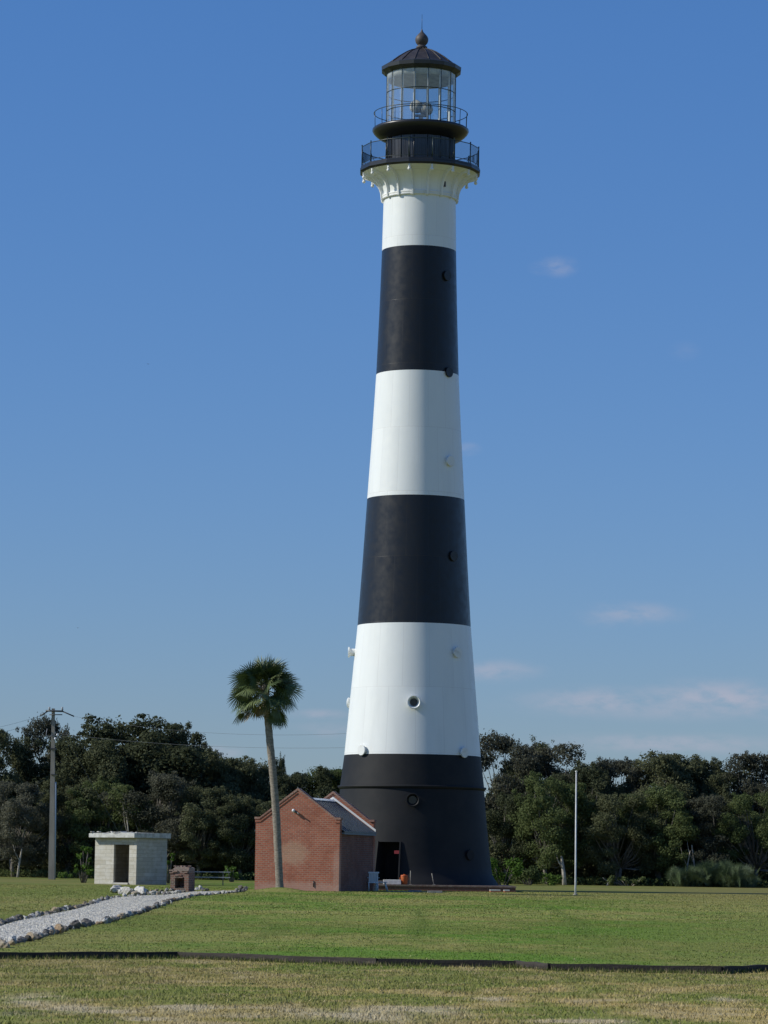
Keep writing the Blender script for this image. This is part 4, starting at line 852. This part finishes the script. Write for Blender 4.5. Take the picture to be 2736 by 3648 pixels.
# shrubs
def shrub(cx, cy0, cy1, wd, Yd, mi, size, N, lb, name='shrub', seed=1):
    a = P(cx, cy1, Yd); b_ = P(cx, cy0, Yd); z0 = gz(a.x, Yd); hgt = b_.z - z0; w_ = wd * Yd / F / 2; q = random.Random(seed); cent = []; rad = []
    for i in range(12): r = q.uniform(.22, .42) * min(w_, hgt); cent.append((q.uniform(-1, 1) * (w_ - r * .7), q.uniform(-1, 1) * w_ * .7, q.uniform(.25, 1) * (hgt - r * .6))); rad.append((r, r, r * .8))
    o = empty(name, (a.x, Yd, z0), 0, lb, 'shrub', 'shrubs at the foot of the wood'); V = leaves(cent, rad, N, seed, size, .1).reshape(-1, 3); obj('foliage', fastmesh('foliage', V, np.arange(len(V)).reshape(-1, 4), m_leaf[mi]), o)
    mb = MB()
    for c_ in cent: mb.tube([(c_[0] * .2, c_[1] * .2, -.1), (c_[0] * .6, c_[1] * .6, c_[2] * .6), c_], [.035, .025, .012], 5)
    mb.build('stems', m_bark, o)
shrub(298, 3015, 3130, 66, 193.5, 3, (.14, .26), 420, 'bright broad-leaved shrub against the left wall of the concrete shed', seed=2)
shrub(600, 3035, 3130, 46, 196.5, 3, (.10, .2), 420, 'green shrub showing at the right wall of the concrete shed', seed=3)
shrub(826, 3082, 3136, 60, 214, 3, (.1, .2), 500, 'small bright green shrub between the picnic table and the brick house', seed=4)
shrub(1790, 3055, 3158, 150, 219, 3, (.14, .28), 1300, 'leafy green shrub right of the black foot of the lighthouse', seed=5)
shrub(1880, 3085, 3158, 120, 222, 2, (.12, .25), 1000, 'darker green shrub between the lighthouse and the pale broken trunk', seed=6)
shrub(232, 3105, 3134, 55, 224, 3, (.1, .2), 400, 'low green shrub right of the foot of the utility pole', seed=7)
shrub(1960, 3110, 3158, 90, 224, 3, (.1, .2), 700, 'low green shrub left of the white pole', seed=8)
shrub(2240, 3120, 3156, 170, 226, 2, (.1, .2), 900, 'low spreading shrub right of the white pole', seed=9)
# saw palmetto clump of stiff fan leaves
m_sp = mat('silvery_palmetto', (.075, .11, .048), .5); rr = random.Random(4)
for (px, wd, top, Yd, lb) in ((2450, 125, 3075, 226, 'silvery saw palmetto clump, left part of the row at the right'), (2535, 150, 3052, 226.8, 'tallest silvery saw palmetto clump in the middle of the row at the right'), (2620, 130, 3068, 226, 'silvery saw palmetto clump, right part of the row at the right')):
    a = P(px, 3156, Yd); z0 = gz(a.x, Yd); o = empty('saw_palmetto', (a.x, Yd, z0), 0, lb, 'palmetto', 'saw palmettos at the right'); hgt = P(px, top, Yd).z - z0; w_ = wd * Yd / F / 2
    for k in range(130):
        mb = MB(); b0 = Vector((rr.uniform(-.75, .75) * w_, rr.uniform(-.6, .6), 0)); aa = rr.uniform(0, 6.28); el = rr.uniform(.5, 1.45); d = Vector((math.cos(aa) * math.cos(el), math.sin(aa) * math.cos(el), math.sin(el))); L = (hgt - .55) * rr.uniform(.45, 1.0); e = b0 + d * L; mb.tube([b0, e], [.015, .01], 4)
        up_ = Vector((rr.gauss(0, 1), rr.gauss(0, 1), rr.gauss(0, 1))); up_ = (up_ - d * up_.dot(d)).normalized(); sd = d.cross(up_)
        for j in range(16):
            t_ = (j / 15 - .5) * R(190); q = (d * math.cos(t_) + sd * math.sin(t_)).normalized(); tip = e + q * rr.uniform(.45, .68); w2 = q.cross(up_).normalized() * .016; mid = e.lerp(tip, .5); mb.add([e, mid + w2, tip, mid - w2], [(0, 1, 2, 3)])
        mb.build('frond', m_sp, o)

# birds far off
m_bird = mat('dark_bird', (.03, .03, .035), .8)
for px, py, lb in ((528, 1297, 'tiny dark bird high in the sky left of the lighthouse'), (277, 2237, 'tiny dark bird low in the sky at left')):
    p = P(px, py, 620); b = empty('bird', p, .4, lb, 'bird')
    MB().tube([(0, -.16, 0), (0, -.08, .01), (0, .06, .01), (0, .16, 0), (0, .24, 0)], [.012, .045, .05, .03, .02], 8).build('body', m_bird, b)
    for s in (-1, 1): MB().add([(s * .03, -.06, .02), (s * .03, .07, .02), (s * .18, .05, .09), (s * .36, .10, .05), (s * .2, -.07, .09)], [(0, 1, 2, 4), (2, 3, 4)]).build('wing', m_bird, b)
print('rocks', nrock, 'objects', len(bpy.data.objects))
